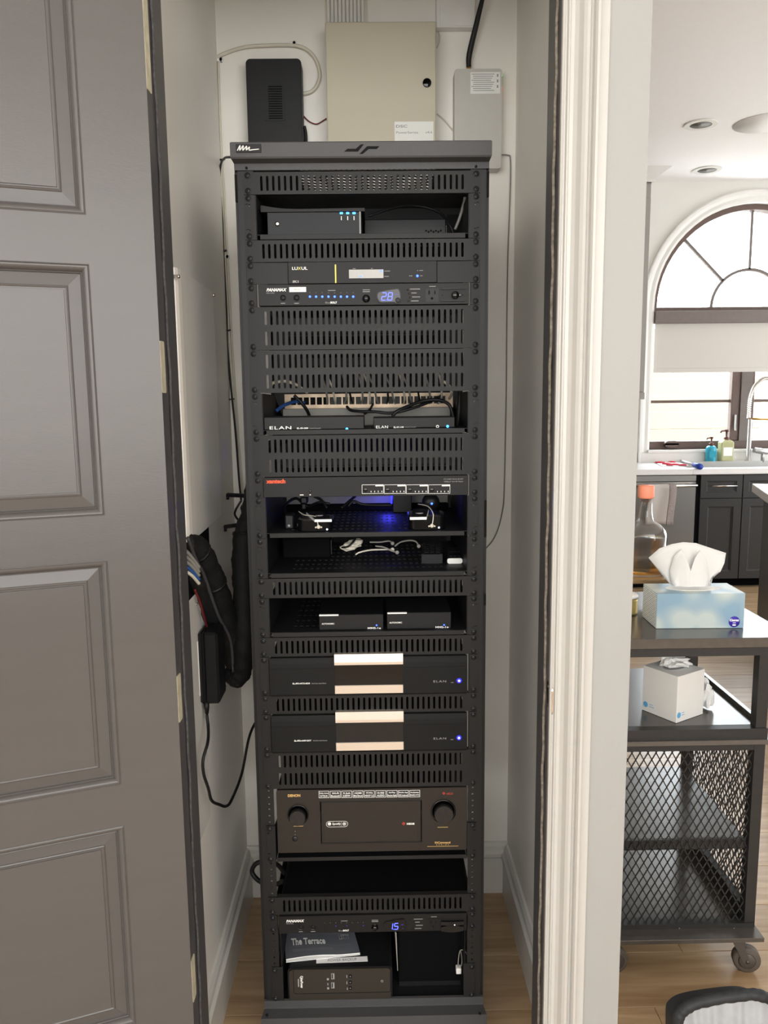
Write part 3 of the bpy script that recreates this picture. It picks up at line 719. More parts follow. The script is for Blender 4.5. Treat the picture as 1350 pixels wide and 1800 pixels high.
# ---- matrix unit with orange lettering (row 14)
t = thing('matrix_switch', (XC, D, zu(15)), 'one-unit black matrix switch with orange lettering and four outlined selector blocks', 'matrix switch')
ears_for(t, 14, 1, .2225); yf = D-.006; z0, z1 = zu(15)+.0012, zu(14)-.0008
part(MB().box(XC-.2195, XC+.2185, yf, D+.345, z0, z1, .0006), 'body', 'device_black', t)
x, z = P3(468, 850, yf); x2, z2 = P3(501.5, 842, yf); lettering(t, 'xantech', x, z, yf-.0001, 'print_orange', x2-x, z2-z, bold=.0005)
x, z = P3(783, 843.4, yf); lettering(t, 'XT-HDBT-MX44-4K-KIT', x-.004, z, yf-.0001, 'print_grey', .042, .0026); x, z = P3(783, 847.6, yf); lettering(t, 'HDBaseT 4x4 4K Matrix', x-.003, z, yf-.0001, 'print_grey', .041, .0026)
m = MB()
for i in range(4):
    a, zt = P3(636+i*38.9, 852, yf); b, zb_ = P3(674.5+i*38.9, 867.5, yf)
    for xx, yy, zza, zzb in ((a, a+.0008, zb_, zt), (b-.0008, b, zb_, zt)): m.box(xx, yy, yf-.0004, yf, zza, zzb)
    m.box(a, b, yf-.0004, yf, zt-.0008, zt); m.box(a, b, yf-.0004, yf, zb_, zb_+.0008); m.box(a+(b-a)*.62, b, yf-.0005, yf, zt-.0038, zt)
    for k in range(4): xx = a+(b-a)*(.42+.165*k); m.box(xx-.0007, xx+.0007, yf-.0005, yf, zb_+.003, zb_+.006)
part(m, 'selector_outline', 'print_white', t)
for i in range(4):
    x, z = P3(642.5+i*38.9, 861, yf); m = MB(); m.lathe([(.0046, 0), (.0046, -.0014), (.0036, -.002)], (x, yf, z), 'y', 14); part(m, 'button', 'gloss_black', t)
m = MB(); x, z = P3(545.5, 863.5, yf); lamp(m, x, z, yf, .003); part(m, 'sensor', 'gloss_black', t)
m = MB()
for a, b, w in ((527, 870, .008), (544, 869.8, .003)): x, z = P3(a, b, yf); bars(m, x, x+w, z, yf, .0018)
part(m, 'fine_print', 'print_white', t)

# ---- amplifiers (rows 23 and 26)
def amp(top, label, code, tail):
    t = thing('amplifier', (XC, D, zu(top+2)), label, 'amplifier', 'silver-barred amplifiers')
    ears_for(t, top, 2, .2225); z0, z1 = zu(top+2)+.001, zu(top)-.001; yf = D-.012; dz = zu(top)-zu(23)
    def q(px, py): p = atY(px, py, yf); return p.x, p.z+dz
    # softly curved face: the upper quarter leans back
    xa, xb = XC-.2195, XC+.2175; m = MB()
    pr = [(D, z0), (yf+.002, z0), (yf, z0+.004), (yf, z1-.022), (yf+.0006, z1-.012), (yf+.002, z1-.004), (yf+.004, z1), (D, z1)]
    m.prism(pr, xa, xb, 'x'); m.box(xa+.002, xb-.002, D, D+.26, z0, z1); part(m, 'body', 'amp_black', t)
    part(MB().box(xa, xb, yf-.0003, yf+.001, z1-.0235, z1-.0228), 'seam', 'dark_hole', t)
    bx0, bx1 = q(588, 1180)[0], q(708.6, 1180)[0]
    zA, zB = q(640, 1149.5)[1], q(640, 1168)[1]; zC, zD_ = q(640, 1204)[1], q(640, 1218.5)[1]
    m = MB(); m.prism([(yf-.003, zB), (yf-.003, zB+.006), (yf-.001, zA), (D, zA), (D, zB)], bx0, bx1, 'x'); part(m, 'upper_silver_bar', 'silver_bar', t)
    part(MB().box(bx0, bx1, yf-.003, D, zD_, zC, .0008), 'lower_silver_bar', 'silver_bar', t)
    part(MB().box(bx0+.001, bx1-.001, yf-.0008, yf+.004, zC, zB), 'display', 'gloss_black', t)
    x, z = q(762, 1199.5); lettering(t, 'ELAN', x, z, yf-.0001, 'print_grey', .028, .0044, spacing=1.2)
    x, z = q(514.5, 1203); lettering(t, code, x, z, yf-.0001, 'print_white', .038, .0034, bold=.0003); lettering(t, tail, x+.042, z, yf-.0001, 'print_grey', .032, .0028)
    x, z = q(807, 1196.5); m = MB(); m.lathe([(.0055, 0), (.0050, -.0014)], (x, yf, z), 'y', 16); pb = part(m, 'power_button', 'glow_blue', t)
    m = MB(); m.lathe([(.0024, -.0013), (.002, -.0022)], (x, yf, z), 'y', 12); part(m, 'power_lamp', 'led_white', pb)
    m = MB(); x, z = q(792.5, 1199.8); bars(m, x, x+.006, z, yf, .001); part(m, 'fine_print', 'print_grey', t)
    return t
amp(23, 'upper of the two amplifiers with twin silver bars and blue power light', 'EL-IPD-MTX-8D8', 'Multi Zone Audio Matrix')
amp(26, 'lower of the two amplifiers with twin silver bars, above the receiver', 'EL-IPD-AMP-EXT', 'Multi Zone Audio Extender')

# ---- receiver on its shelf (rows 30-33)
yf = D+.004
t = thing('receiver_shelf', (XC, D, zu(34)), 'low steel shelf with side brackets carrying the big receiver', 'shelf')
zl0, zl1 = zu(34)+.001, zu(34)+.010
part(MB().box(XC-.2185, XC+.2185, D-.001, D+.36, zl0, zl0+.002), 'tray', 'shelf_black', t); part(MB().box(XC-.2185, XC+.2185, D-.0025, D-.001, zl0, zl1, .0004), 'front_lip', 'panel_black', t)
for s in (-1, 1):
    hs = []
    for o in (.0185, .0685): z = zu(32)-o; a, b = sorted((XC+s*.2385, XC+s*.2335)); hs.append([(a, z-.0012), (b, z-.0012), (b, z+.0012), (a, z+.0012)])
    a, b = sorted((XC+s*.2405, XC+s*.2200)); m = MB(); m.holed([(a, zu(34)+.0008), (b, zu(34)+.0008), (b, zu(32)-.001), (a, zu(32)-.001)], hs, D-.0015, D); part(m, 'bracket', 'panel_black', t)
    m = MB(); m.prism([(D, zl0), (D, zu(32)), (D+.3, zl0+.03), (D+.3, zl0)], XC+s*.2200, XC+s*.2215, 'x'); part(m, 'side_wall', 'shelf_black', t)
screws(t, 32, 2)
t = thing('av_receiver', (XC, D+.15, zl0+.003), 'large black receiver with two round knobs and a badge row', 'receiver')
m = MB(); xa, _ = P3(487, 1440, yf); xb, _ = P3(821.5, 1440, yf)
_, z1 = P3(655, 1386.5, yf); _, z0 = P3(655, 1496.5, yf)
def bow(xx): return 0
m.prism(rrect(xa, xb, z0, z1, .005, 3), yf, yf+.03); part(m, 'front_panel', 'receiver_black', t)
part(MB().box(xa+.002, xb-.002, yf+.03, yf+.33, z0+.004, z1-.002), 'chassis', 'device_dark', t)
m = MB()
for sx in (-1, 1):
    for yy in (yf+.05, yf+.29): m.lathe([(.018, 0), (.020, .003), (.020, z0+.004-zl0-.002)], (XC+sx*.17, yy, zl0+.002), 'z', 12)
part(m, 'feet', 'cable_black', t)
x, z = P3(506, 1401, yf); lettering(t, 'DENON', x, z, yf-.0001, 'print_gold', P3(528, 1401, yf)[0]-x, .0066, bold=.0004)
def knob(px, py, R):
    x, z = P3(px, py, yf); m = MB(); m.lathe([(R*1.28, 0), (R*1.28, -.002), (R*1.1, -.002), (R*1.05, .002)], (x, yf, z), 'y', 32); k = part(m, 'knob_ring', 'gloss_black', t)
    m = MB(); m.lathe([(R, .0), (R*.99, -.016), (R*.93, -.0185)], (x, yf, z), 'y', 32); b = part(m, 'knob', 'device_black', k)
    m = MB(); mm = [0, 1]
    seg = 24; yk = yf-.0187
    for s in range(seg):
        m.cur = 1 if (s//3) % 2 else 0; a0, a1 = 2*math.pi*s/seg, 2*math.pi*(s+1)/seg
        m.add([(x, yk, z), (x+R*.92*math.cos(a0), yk, z+R*.92*math.sin(a0)), (x+R*.92*math.cos(a1), yk, z+R*.92*math.sin(a1)), (x, yf-.018, z)], [(0, 1, 2), (1, 2, 3), (0, 1, 3), (0, 2, 3)])
    part(m, 'knob_face', ['receiver_black', 'screw_black'], k)
knob(524, 1432, .0190); knob(779.3, 1426, .0225)
# recessed display field with its own inner flap
x0, z0f = P3(564, 1483.5, yf); x1, z1f = P3(741.5, 1405, yf)
m = MB(); frame_in = []
rings = [(0, -.0002), (.0018, -.0016), (.0028, -.0008), (.0034, .0018)]
vs = []; fs = []
for ins, h in rings: vs += [(x0+ins, yf+h, z0f+ins), (x1-ins, yf+h, z0f+ins), (x1-ins, yf+h, z1f-ins), (x0+ins, yf+h, z1f-ins)]
for i in range(3):
    for k in range(4): fs.append([i*4+k, i*4+(k+1) % 4, i*4+4+(k+1) % 4, i*4+4+k])
m.add(vs, fs); dsp = part(m, 'display_bezel', 'gloss_black', t)
part(MB().box(x0+.0034, x1-.0034, yf-.0006, yf+.001, z0f+.0034, z1f-.0034), 'flap', 'receiver_black', dsp)
xi0, zi0 = P3(570, 1479, yf); xi1, zi1 = P3(734.5, 1438.5, yf)
part(MB().box(xi0, xi1, yf-.0012, yf, zi0, zi1, .0004), 'display_window', 'receiver_black', dsp)
m = MB(); ym = yf-.0012
def pill(mb, x0, x1, z0, z1, y, w=.0005):
    o = rrect(x0, x1, z0, z1, (z1-z0)/2-.0001, 5); i = rrect(x0+w, x1-w, z0+w, z1-w, (z1-z0)/2-w-.0001, 5); mb.holed(o, [i], y-.0003, y)
xp, zp0 = P3(573.5, 1453.5, yf); xp2, zp1 = P3(611.5, 1442.5, yf); pill(m, xp, xp2, zp0, zp1, ym, .0007)
x, z = P3(579, 1447.8, yf); m.lathe([(.0042, -.0004), (.0042, 0)], (x, ym, z), 'y', 14)
x, z = P3(605.3, 1447.6, yf); m.holed(circ(x, z, .0040, 14), [circ(x, z, .0031, 10)], ym-.0003, ym); m.box(x-.002, x+.002, ym-.0003, ym, z-.0013, z+.0013)
x, z = P3(600, 1451.5, yf); m.box(x-.0002, x+.0003, ym-.0003, ym, z, z+.010)
x, z = P3(584.3, 1450.5, yf); put_text(m, 'Spotify', x, z, ym-.0001, P3(599, 1450, yf)[0]-x, .0068, bold=.0002)
part(m, 'service_mark', 'print_white', dsp); m = MB()
x, z = P3(715, 1449.3, yf); put_text(m, 'HEOS', x, z, ym-.0001, P3(728.5, 1449, yf)[0]-x, .0046, bold=.0005)
part(m, 'lettering', 'print_white', dsp)
def diamond(mb, px, py, r, y):
    x, z = P3(px, py, yf); 
    for dx, dz_ in ((r, 0), (-r, 0), (0, r), (0, -r)): mb.prism([(x+dx+r*.7*a, z+dz_+r*.7*b) for a, b in ((1, 0), (0, 1), (-1, 0), (0, -1))], y-.0003, y)
m = MB(); diamond(m, 709.5, 1447.3, .0024, ym); part(m, 'emblem', 'print_red', dsp)
m = MB(); diamond(m, 780.2, 1394.5, .0021, yf); part(m, 'emblem', 'print_red', t)
x, z = P3(785, 1396.8, yf); lettering(t, 'HEOS', x, z, yf-.0001, 'print_red', .0145, .0044)
x, z = P3(764.5, 1483, yf); lettering(t, 'INCommand', x, z, yf-.0001, 'print_gold', .0355, .0052, bold=.0002); x, z = P3(764.5, 1485.6, yf); lettering(t, 'SERIES', x+.003, z, yf-.0001, 'print_gold', .029, .0018, spacing=1.8)
m = MB(); x, z = P3(751, 1488, yf); bars(m, x, x+.072, z, yf, .0008)
for a, b, w in ((516, 1452.3, .022), (769, 1454.2, .024)): x, z = P3(a, b, yf); bars(m, x, x+w, z, yf, .0010)
part(m, 'fine_print', 'print_gold', t)
m = MB()
for a, b in ((518.8, 1461.2), (518.8, 1466.7)): x, z = P3(a, b, yf); lamp(m, x, z, yf, .0010)
part(m, 'indicator', 'print_grey', t)
m = MB(); x, z = P3(518.7, 1474.3, yf); m.lathe([(.0064, 0), (.0064, -.0012), (.005, -.0022)], (x, yf, z), 'y', 18); part(m, 'power_button', 'screw_black', t)
badges = [('Dolby Atmos', 'DTS:X'), ('Wi-Fi', 'Bluetooth'), ('9.2ch', '235W'), ('HDMI', '8in/3out'), ('4K/60p', 'HDCP 2.2'), ('HI-RES', 'AUDIO'), ('AirPlay', 'Pandora Radio'), ('Mobile App', 'iOS Android'), ('Audyssey', 'MultEQ XT32')]
for i, (a, b) in enumerate(badges):
    xa_, zt_ = P3(560.3+i*19.93, 1390.3-i*.2, yf); xb_, zb_ = P3(578.8+i*19.93, 1402.2-i*.2, yf)
    bgd = part(MB().box(xa_, xb_, yf-.0005, yf, zb_, zt_), 'feature_badge', 'print_black', t)
    m = MB(); m.holed([(xa_, zb_), (xb_, zb_), (xb_, zt_), (xa_, zt_)], [[(xa_+.0009, zb_+.0009), (xb_-.0009, zb_+.0009), (xb_-.0009, zt_-.0009), (xa_+.0009, zt_-.0009)]], yf-.0009, yf-.0004)
    w = xb_-xa_; put_text(m, a, xa_+w*(.16 if len(a) < 8 else .08), zb_+.0088, yf-.0007, w*(.68 if len(a) < 8 else .84), .0044, bold=.0002); put_text(m, b, xa_+w*(.14 if len(b) < 8 else .08), zb_+.0025, yf-.0007, w*(.72 if len(b) < 8 else .84), .0044, bold=.0002)
    part(m, 'badge_lettering', 'print_white', bgd)

# ------------------------------------------------------------------ things on the rack shelves
# top shelf: box with three blue lights, and a second flat box behind it to the right
zs_ = SH[1]; yf = D+.035
t = thing('cable_box', ((P3(560, 395, yf)[0]), yf+.12, zs_), 'black set-top box with three blue lights and a flared lid, on the top shelf', 'set-top box')
xa, xb = P3(470, 400, yf)[0], P3(636, 400, yf)[0]; ztop = P3(560, 372.5, yf)[1]
part(MB().box(xa, xb, yf, yf+.24, zs_+.001, ztop, .001), 'body', 'box_face', t)
xl_, xr_ = P3(458.5, 368, yf)[0], P3(641, 372, yf)[0]; pts = []
zl_t, zm_t, zr_t, zb_t = P3(459, 361.5, yf)[1], P3(520, 368, yf)[1], P3(640, 366, yf)[1], P3(560, 372.5, yf)[1]
pts = [(xl_, zb_t), (xl_, zl_t), (xl_+.02, zl_t-.0035), (xl_+.045, zm_t+.0012), (xl_+.075, zm_t), (xl_+.13, zm_t+.0004), (xr_, zr_t), (xr_, zb_t)]
m = MB(); m.prism(pts, yf-.003, yf+.25); part(m, 'lid', 'device_black', t)
part(MB().box(xb-.0050, xb-.0022, yf-.0006, yf, zs_+.002, ztop), 'trim_strip', 'print_grey', t)
m = MB(); x, z = P3(487.5, 393.5, yf); m.lathe([(.0050, 0), (.0046, -.0016), (.002, -.002)], (x, yf, z), 'y', 16); part(m, 'maker_button', 'chrome', t)
for px in (600, 611.2, 622.3): x, z = P3(px, 374.6, yf); part(MB().box(x-.0032, x+.0032, yf-.0012, yf, z-.0020, z+.0016, .0008), 'status_light', 'led_sky', t)
m = MB()
for px in (600, 611.2, 622.3): x, z = P3(px, 383, yf); m.box(x-.0008, x+.0008, yf-.0002, yf, z-.0045, z+.0035)
part(m, 'fine_print', 'print_white', t)
yb = D+.16
t = thing('flat_modem', (P3(715, 400, yb)[0], yb+.06, zs_), 'flat black box with a row of round vents, behind the set-top box', 'modem')
xa, xb = P3(640, 400, yb)[0], P3(784, 400, yb)[0]; ztop = P3(715, 385, yb)[1]
part(MB().box(xa, xb, yb, yb+.11, zs_+.001, ztop, .002), 'body', 'device_dark', t)
m = MB()
for i in range(7): x, z = P3(749+i*4.3, 405.5+(i % 2)*2, yb); m.lathe([(.0024, -.0005), (.0024, 0)], (x, yb, z), 'y', 8)
part(m, 'vent_holes', 'dark_hole', t)
tag(MB().box(xa+.02, xb-.015, yb+.13, yb+.17, zs_+.001, ztop+.012, .004).build('white_adapter', 'white_plastic'), 'white box peeking out behind the flat black modem', 'adapter')
m = MB(); m.tube(path_px([(648, 380, yb-.02), (690, 366, yb), (730, 362, yb+.02), (770, 372, yb+.02), (790, 395, yb), (797, 410, yb)]), .0028, 6, 5); tag(m.build('shelf_cable', 'cable_black'), 'thin black cable arching over the flat modem on the top shelf', 'cable')
m = MB(); m.tube(path_px([(817, 347, D+.08), (815, 358, D+.09), (808, 383, D+.1), (800, 403, D+.11)]), .0032, 6, 4); tag(m.build('shelf_wire', 'cable_grey'), 'short grey wire hanging at the right end of the top shelf', 'wire')

# shelf with two control boxes, patch panel and cables behind
zs_ = SH[10]
def control_box(px0, px1, ptop, label, big, code, tail, led, Y, ring=None):
    xa, xb = P3(px0, 745, Y)[0], P3(px1, 745, Y)[0]; ztop = P3(600, ptop, Y)[1]
    t = thing('control_box', ((xa+xb)/2, Y+.06, zs_), label, 'control box', 'control boxes')
    part(MB().box(xa, xb, Y, Y+.12, zs_+.0005, ztop, .0012), 'body', 'device_black', t)
    a, b, c, d = big; x, z = P3(a, b, Y); x2, z2 = P3(c, d, Y); lettering(t, 'ELAN', x, z, Y-.0001, 'print_white', x2-x, z2-z, spacing=1.15, bold=.0001)
    a, b, w = code[1:]; x, z = P3(a, b, Y); lettering(t, code[0], x, z, Y-.0001, 'print_white', w, .0034, bold=.0003); lettering(t, tail, x+w+.003, z, Y-.0001, 'print_grey', .024, .0030)
    m = MB(); x, z = P3(*led, Y); lamp(m, x, z, Y, .0028); part(m, 'power_lamp', 'led_sky', t)
    if ring: m = MB(); x, z = P3(*ring, Y); m.holed(circ(x, z, .0034, 12), [circ(x, z, .0018, 8)], Y-.0003, Y); part(m, 'power_ring', 'print_white', t)
control_box(464, 640, 732, 'wider control box on the left of the shelf, large white letters and blue light', (474, 755, 512, 749), ('EL-ID-200', 522, 754.3, .024), 'Control Extender', (609.8, 754), D+.006)
control_box(656.5, 799.5, 735, 'smaller control box on the right of the shelf, with a power ring mark', (661, 753, 682, 748), ('EL-SC-100', 692, 752.5, .022), 'System Controller', (786.8, 749.3), D+.03, (769, 749.7))
yp = D+.26
t = thing('network_patch_bay', (P3(650, 705, yp)[0], yp, P3(650, 716, yp)[1]), 'pale patch panel with a row of copper-coloured ports behind the control boxes', 'patch panel')
x0, z1 = P3(500, 693, yp); x1, z0 = P3(796, 716, yp)
hs = []
W_ = (x1-x0-.03)/24
for i in range(24): a = x0+.015+i*W_; hs.append([(a, z0+.010), (a+W_*.78, z0+.010), (a+W_*.78, z0+.028), (a, z0+.028)])
m = MB(); m.holed([(x0, z0), (x1, z0), (x1, z0+.036), (x0, z0+.036)], hs, yp, yp+.003); part(m, 'face', 'copper_port', t)
for i in range(24): a = x0+.015+i*W_; part(MB().box(a, a+W_*.78, yp+.008, yp+.02, z0+.010, z0+.028), 'port', 'dark_hole' if i < 6 else 'device_dark', t)
part(MB().box(x0, x1, yp+.02, yp+.03, z0-.006, z0+.04), 'back_frame', 'shelf_black', t)
x0, z1 = P3(497, 719, D+.22); x1, z0 = P3(791, 731, D+.22)
tag(MB().box(x0, x1, D+.22, D+.30, SH[10]+.0005, z1, .001).build('steel_tray_box', 'cable_grey'), 'long grey metal box standing behind the twin control boxes', 'metal box')
def cable(name, pts, r, m_, label, cat='cable', n=6, group=None, seg=7):
    mb = MB(); mb.tube(path_px(pts), r, seg, n); return tag(mb.build(name, m_), label, cat, group)
cable('patch_cable', [(486, 722, D+.17), (500, 712, D+.2), (520, 706, D+.24), (535, 708, D+.255)], .0040, 'cable_blue', 'blue patch cable at the left end of the patch panel')
cable('data_cable', [(517, 695, D+.17), (530, 708, D+.17), (540, 722, D+.18), (545, 735, D+.2)], .0040, 'cable_black', 'thick black cable dropping in front of the patch panel, left end')
cable('data_cable', [(610, 715, D+.2), (620, 722, D+.17), (660, 724, D+.15), (690, 726, D+.15), (730, 716, D+.16), (765, 702, D+.19), (775, 696, D+.24)], .0036, 'cable_black', 'black cable drooping behind the control boxes towards the right')
cable('data_cable', [(690, 732, D+.15), (700, 722, D+.15), (740, 706, D+.17), (770, 703, D+.17), (790, 712, D+.16), (797, 735, D+.16)], .0042, 'cable_black', 'black cable looping over at the right end of the control boxes shelf')
cable('data_cable', [(640, 728, D+.19), (650, 720, D+.2), (655, 711, D+.25)], .003, 'cable_black', 'short black cable plugged under the middle of the patch panel')
cable('data_cable', [(800, 765, D+.12), (806, 735, D+.14), (808, 700, D+.15), (810, 650, D+.17), (808, 600, D+.18)], .006, 'cable_black', 'black cable rising at the right inside the rack')
for i in range(14):
    a = 575+i*15; p = random.uniform(-6, 6)
    cable('jumper_wire', [(a, 709, D+.255), (a+2+p, 700, D+.225), (a+p*1.5, 680, D+.2), (a-6+p*2, 660, D+.2), (a-14+p, 640, D+.22)], .0026, ('cable_grey', 'cable_white', 'cable_grey', 'cable_black')[i % 4], ('first', 'second', 'third', 'fourth', 'fifth', 'sixth', 'seventh', 'eighth', 'ninth', 'tenth', 'eleventh', 'twelfth', 'thirteenth', 'last')[i]+' jumper wire from the left, rising from the patch panel', 'wire', 4, 'patch panel jumper wires', 6)

# behind the double vents: equipment seen through the slots
def inner(name, px0, px1, py0, py1, Y, depth, m_, label, cat='device'):
    x0, z1 = P3(px0, py0, Y); x1, z0 = P3(px1, py1, Y)
    t = thing(name, ((x0+x1)/2, Y+depth/2, z0), label, cat)
    part(MB().box(x0, x1, Y, Y+depth, z0, z1, .002), 'body', m_, t)
    part(MB().box(x0+.01, x1-.01, Y-.0008, Y, z0+.004, z0+.007), 'seam', 'dark_hole', t); return t
inner('amplifier_module', 500, 770, 558, 590, D+.04, .20, 'panel_black', 'grey module seen through the slots under the upper power conditioner', 'module')
inner('network_switch', 520, 800, 628, 646, D+.10, .20, 'shelf_black', 'dark network switch glimpsed through the slots above the patch panel', 'network switch')
inner('mount_plate', 500, 795, 806, 820, D+.05, .10, 'panel_black', 'grey plate seen through the slots above the orange-lettered unit', 'plate')
cable('white_patch_lead', [(475, 690, D+.1), (478, 675, D+.08), (487, 672, D+.08), (500, 670, D+.09), (520, 676, D+.1), (540, 690, D+.12)], .0035, 'cable_white', 'white patch lead curving behind the left slots above the patch panel')
cable('white_patch_lead', [(775, 668, D+.1), (787, 676, D+.1), (794, 690, D+.12), (790, 700, D+.18)], .0035, 'cable_white', 'white patch lead at the right end above the patch panel')

# shelf with two glossy streaming boxes and remotes on them
zs_ = SH[15]
def streamer(px0, px1, ptop, label, led, Y):
    xa, xb = P3(px0, 925, Y)[0], P3(px1, 925, Y)[0]; zt_ = P3(700, ptop, Y)[1]; w = xb-xa
    t = thing('streaming_box', ((xa+xb)/2, Y+w/2, zs_), label, 'streaming box', 'glossy streaming boxes')
    m = MB(); o = rrect(xa, xb, Y, Y+w, .016, 6); n = len(o); cx, cy = (xa+xb)/2, Y+w/2
    lv = [(zs_+.0004, .97), (zs_+.002, 1), (zt_-.002, 1), (zt_, .97)]
    vs = [(cx+(a-cx)*k, cy+(b-cy)*k, z) for z, k in lv for a, b in o]
    fs = [[i*n+j, i*n+(j+1) % n, (i+1)*n+(j+1) % n, (i+1)*n+j] for i in range(3) for j in range(n)]+[list(range(n)), list(range(3*n, 4*n))]
    m.add(vs, fs); part(m, 'body', 'gloss_black', t)
    m = MB(); m.prism(rrect(xa+.01, xb-.01, Y+.01, Y+w-.01, .01, 4), zt_, zt_+.0004, 'z'); part(m, 'top_inlay', 'device_dark', t)
    m = MB(); x, z = P3(*led, Y); lamp(m, x, z, Y, .0019); part(m, 'status_light', 'led_white', t)
    return zt_+.0006
zA = streamer(521, 585, 912, 'left glossy black streaming box, remote lying on its top', (575, 930.5), D+.012)
zB = streamer(718.5, 784, 907, 'right glossy black streaming box, remote lying on its top', (771.5, 927.3), D+.012)
def remote(px0, px1, pyf, pback, z, label, nm='remote_control'):
    a = atZ(px0, pyf, z+.007); b = atZ(px1, pyf, z+.007); c = atZ((px0+px1)/2+pback[0], pback[1], z+.007); w = (b.x-a.x); yF = a.y
    yB = min(c.y, yF+.115); sh = c.x-(a.x+b.x)/2
    t = thing(nm, ((a.x+b.x)/2, (yF+yB)/2, z), label, 'remote control', 'slim remotes on the streaming boxes')
    def pr(mb, i, z0, z1, y0=0, y1=1):
        p = lambda u, v: (a.x+w*u+sh*v, yF+(yB-yF)*v)
        mb.prism([p(i, y0), p(1-i, y0), p(1-i, y1), p(i, y1)], z0, z1, 'z')
    m = MB(); pr(m, 0, z, z+.0055); part(m, 'case', 'white_plastic', t)
    m = MB(); pr(m, .02, z+.0055, z+.0068); f = part(m, 'face', 'device_dark', t)
    m = MB(); m.lathe([(w*.24, 0), (w*.24, .0008)], ((a.x+b.x)/2+sh*.42, yF+(yB-yF)*.42, z+.0068), 'z', 16); part(m, 'dial', 'print_grey', f)
    return t
remote(553, 583, 912, (-12, 891), zA, 'slim remote with a pale front edge on the left streaming box')
remote(720.5, 750, 908, (3, 890), zB, 'slim remote with a pale front edge on the right streaming box')
for pts, lb in (([(525, 899, D+.09), (535, 905, D+.05), (550, 907, D+.02), (556, 910, D+.008), (559, 922, D+.006), (560, 926, D+.007)], 'white emitter wire drooping over the left streaming box'), ([(735, 886, D+.1), (752, 890, D+.06), (761, 902, D+.02), (761, 915, D+.006), (759, 924, D+.006)], 'grey emitter wire drooping over the right streaming box')):
    mb = MB(); mb.tube(path_px(pts), .0012, 6, 6); p = path_px(pts[-1:])[0]
    mb.lathe([(.0044, 0), (.0044, -.0025), (.002, -.004)], p, 'y', 10); mb.lathe([(.0022, 0), (.002, -.002)], p+Vector((-.006, 0, -.001)), 'y', 8); mb.lathe([(.0022, 0), (.002, -.002)], p+Vector((.006, 0, -.001)), 'y', 8)
    tag(mb.build('emitter_wire', 'cable_white'), lb, 'wire')
t = thing('keypad_dongle', atY(512, 928, D+.05), 'small black gadget left of the left streaming box', 'gadget'); x, z = P3(500, 905, D+.05); x2, _ = P3(516, 905, D+.05)
part(MB().box(x, x2, D+.05, D+.09, zs_, z, .003), 'body', 'device_dark', t); m = MB(); x, z = P3(508, 924, D+.05); lamp(m, x, z, D+.05, .003); part(m, 'button', 'print_grey', t)
# blue-lit gear at the back of this shelf
yb = D+.30
t = thing('rear_plate', (XC, yb, zs_), 'grey rear cross plate lit blue behind the streaming boxes', 'plate')
x0, z1 = P3(500, 873, yb); x1, _ = P3(790, 873, yb)
part(MB().box(x0, x1, yb+.05, yb+.053, zs_+.001, z1+.01), 'plate', 'cable_grey', t); part(MB().box(x0, x1, yb+.02, yb+.05, zs_+.001, P3(640, 889, yb)[1], .002), 'cable_duct', 'void_black', t)
x, z1 = P3(690, 873, yb-.02); x2, z0 = P3(724, 888, yb-.02)
t = thing('blue_lit_adapter', ((x+x2)/2, yb-.02, zs_), 'black adapter with a bright blue light at the back of the streaming shelf', 'adapter')
part(MB().box(x, x2, yb-.02, yb+.01, zs_+.0005, z1+.012, .002), 'body', 'device_dark', t)
part(MB().box(x-.004, x-.0004, yb-.005, yb+.005, z0, z1, .0005), 'light_strip', 'glow_blue', t)
l = bpy.data.lights.new('adapter_led', 'POINT'); l.energy = .22; l.color = (.06, .06, 1.0); l.shadow_soft_size = .01; lo = bpy.data.objects.new('adapter_led', l); COL.objects.link(lo); lo.location = (x-.012, yb-.01, z1-.003)
t = thing('round_sensor', atY(757, 888, D+.14), 'round black sensor with a blue glint behind the right streaming box', 'sensor')
p = atY(757, 883, D+.14); m = MB(); m.lathe([(.020, .012), (.021, 0), (.016, -.006), (.006, -.009)], p, 'y', 20); part(m, 'dome', 'device_dark', t); m = MB(); m.lathe([(.003, -.0085), (.002, -.010)], p+Vector((.002, 0, -.002)), 'y', 8); part(m, 'glint_lens', 'led_blue', t); part(MB().box(p.x-.008, p.x+.008, p.y, p.y+.03, zs_, p.z), 'stand', 'device_dark', t)
for i, pts in enumerate(([(505, 905, D+.11), (500, 890, D+.16), (520, 876, D+.2), (540, 890, D+.22), (560, 883, D+.2), (580, 886, D+.2)], [(600, 893, D+.2), (615, 880, D+.22), (625, 872, D+.24)], [(612, 890, D+.23), (622, 881, D+.23), (640, 887, D+.23), (690, 888, D+.22)], [(552, 872, D+.19), (566, 880, D+.18), (575, 893, D+.17)])):
    cable('tangled_lead', pts, .0035, 'cable_black', ('black lead curling up at the left end of the streaming shelf', 'short black lead slanting behind the middle of the streaming shelf', 'black lead lying along the back of the streaming shelf', 'black lead dropping behind the left streaming box')[i])
t = thing('plug_block', atY(530, 880, D+.2), 'black plug block behind the left streaming box', 'plug'); x, z = P3(527, 873, D+.2); x2, z2 = P3(541, 885, D+.2); part(MB().box(x, x2, D+.2, D+.23, z2-.002, z, .004), 'body', 'cable_black', t); part(MB().box(x+.004, x2-.004, D+.195, D+.2, z2-.014, z2, .002), 'prongs', 'cable_black', t)

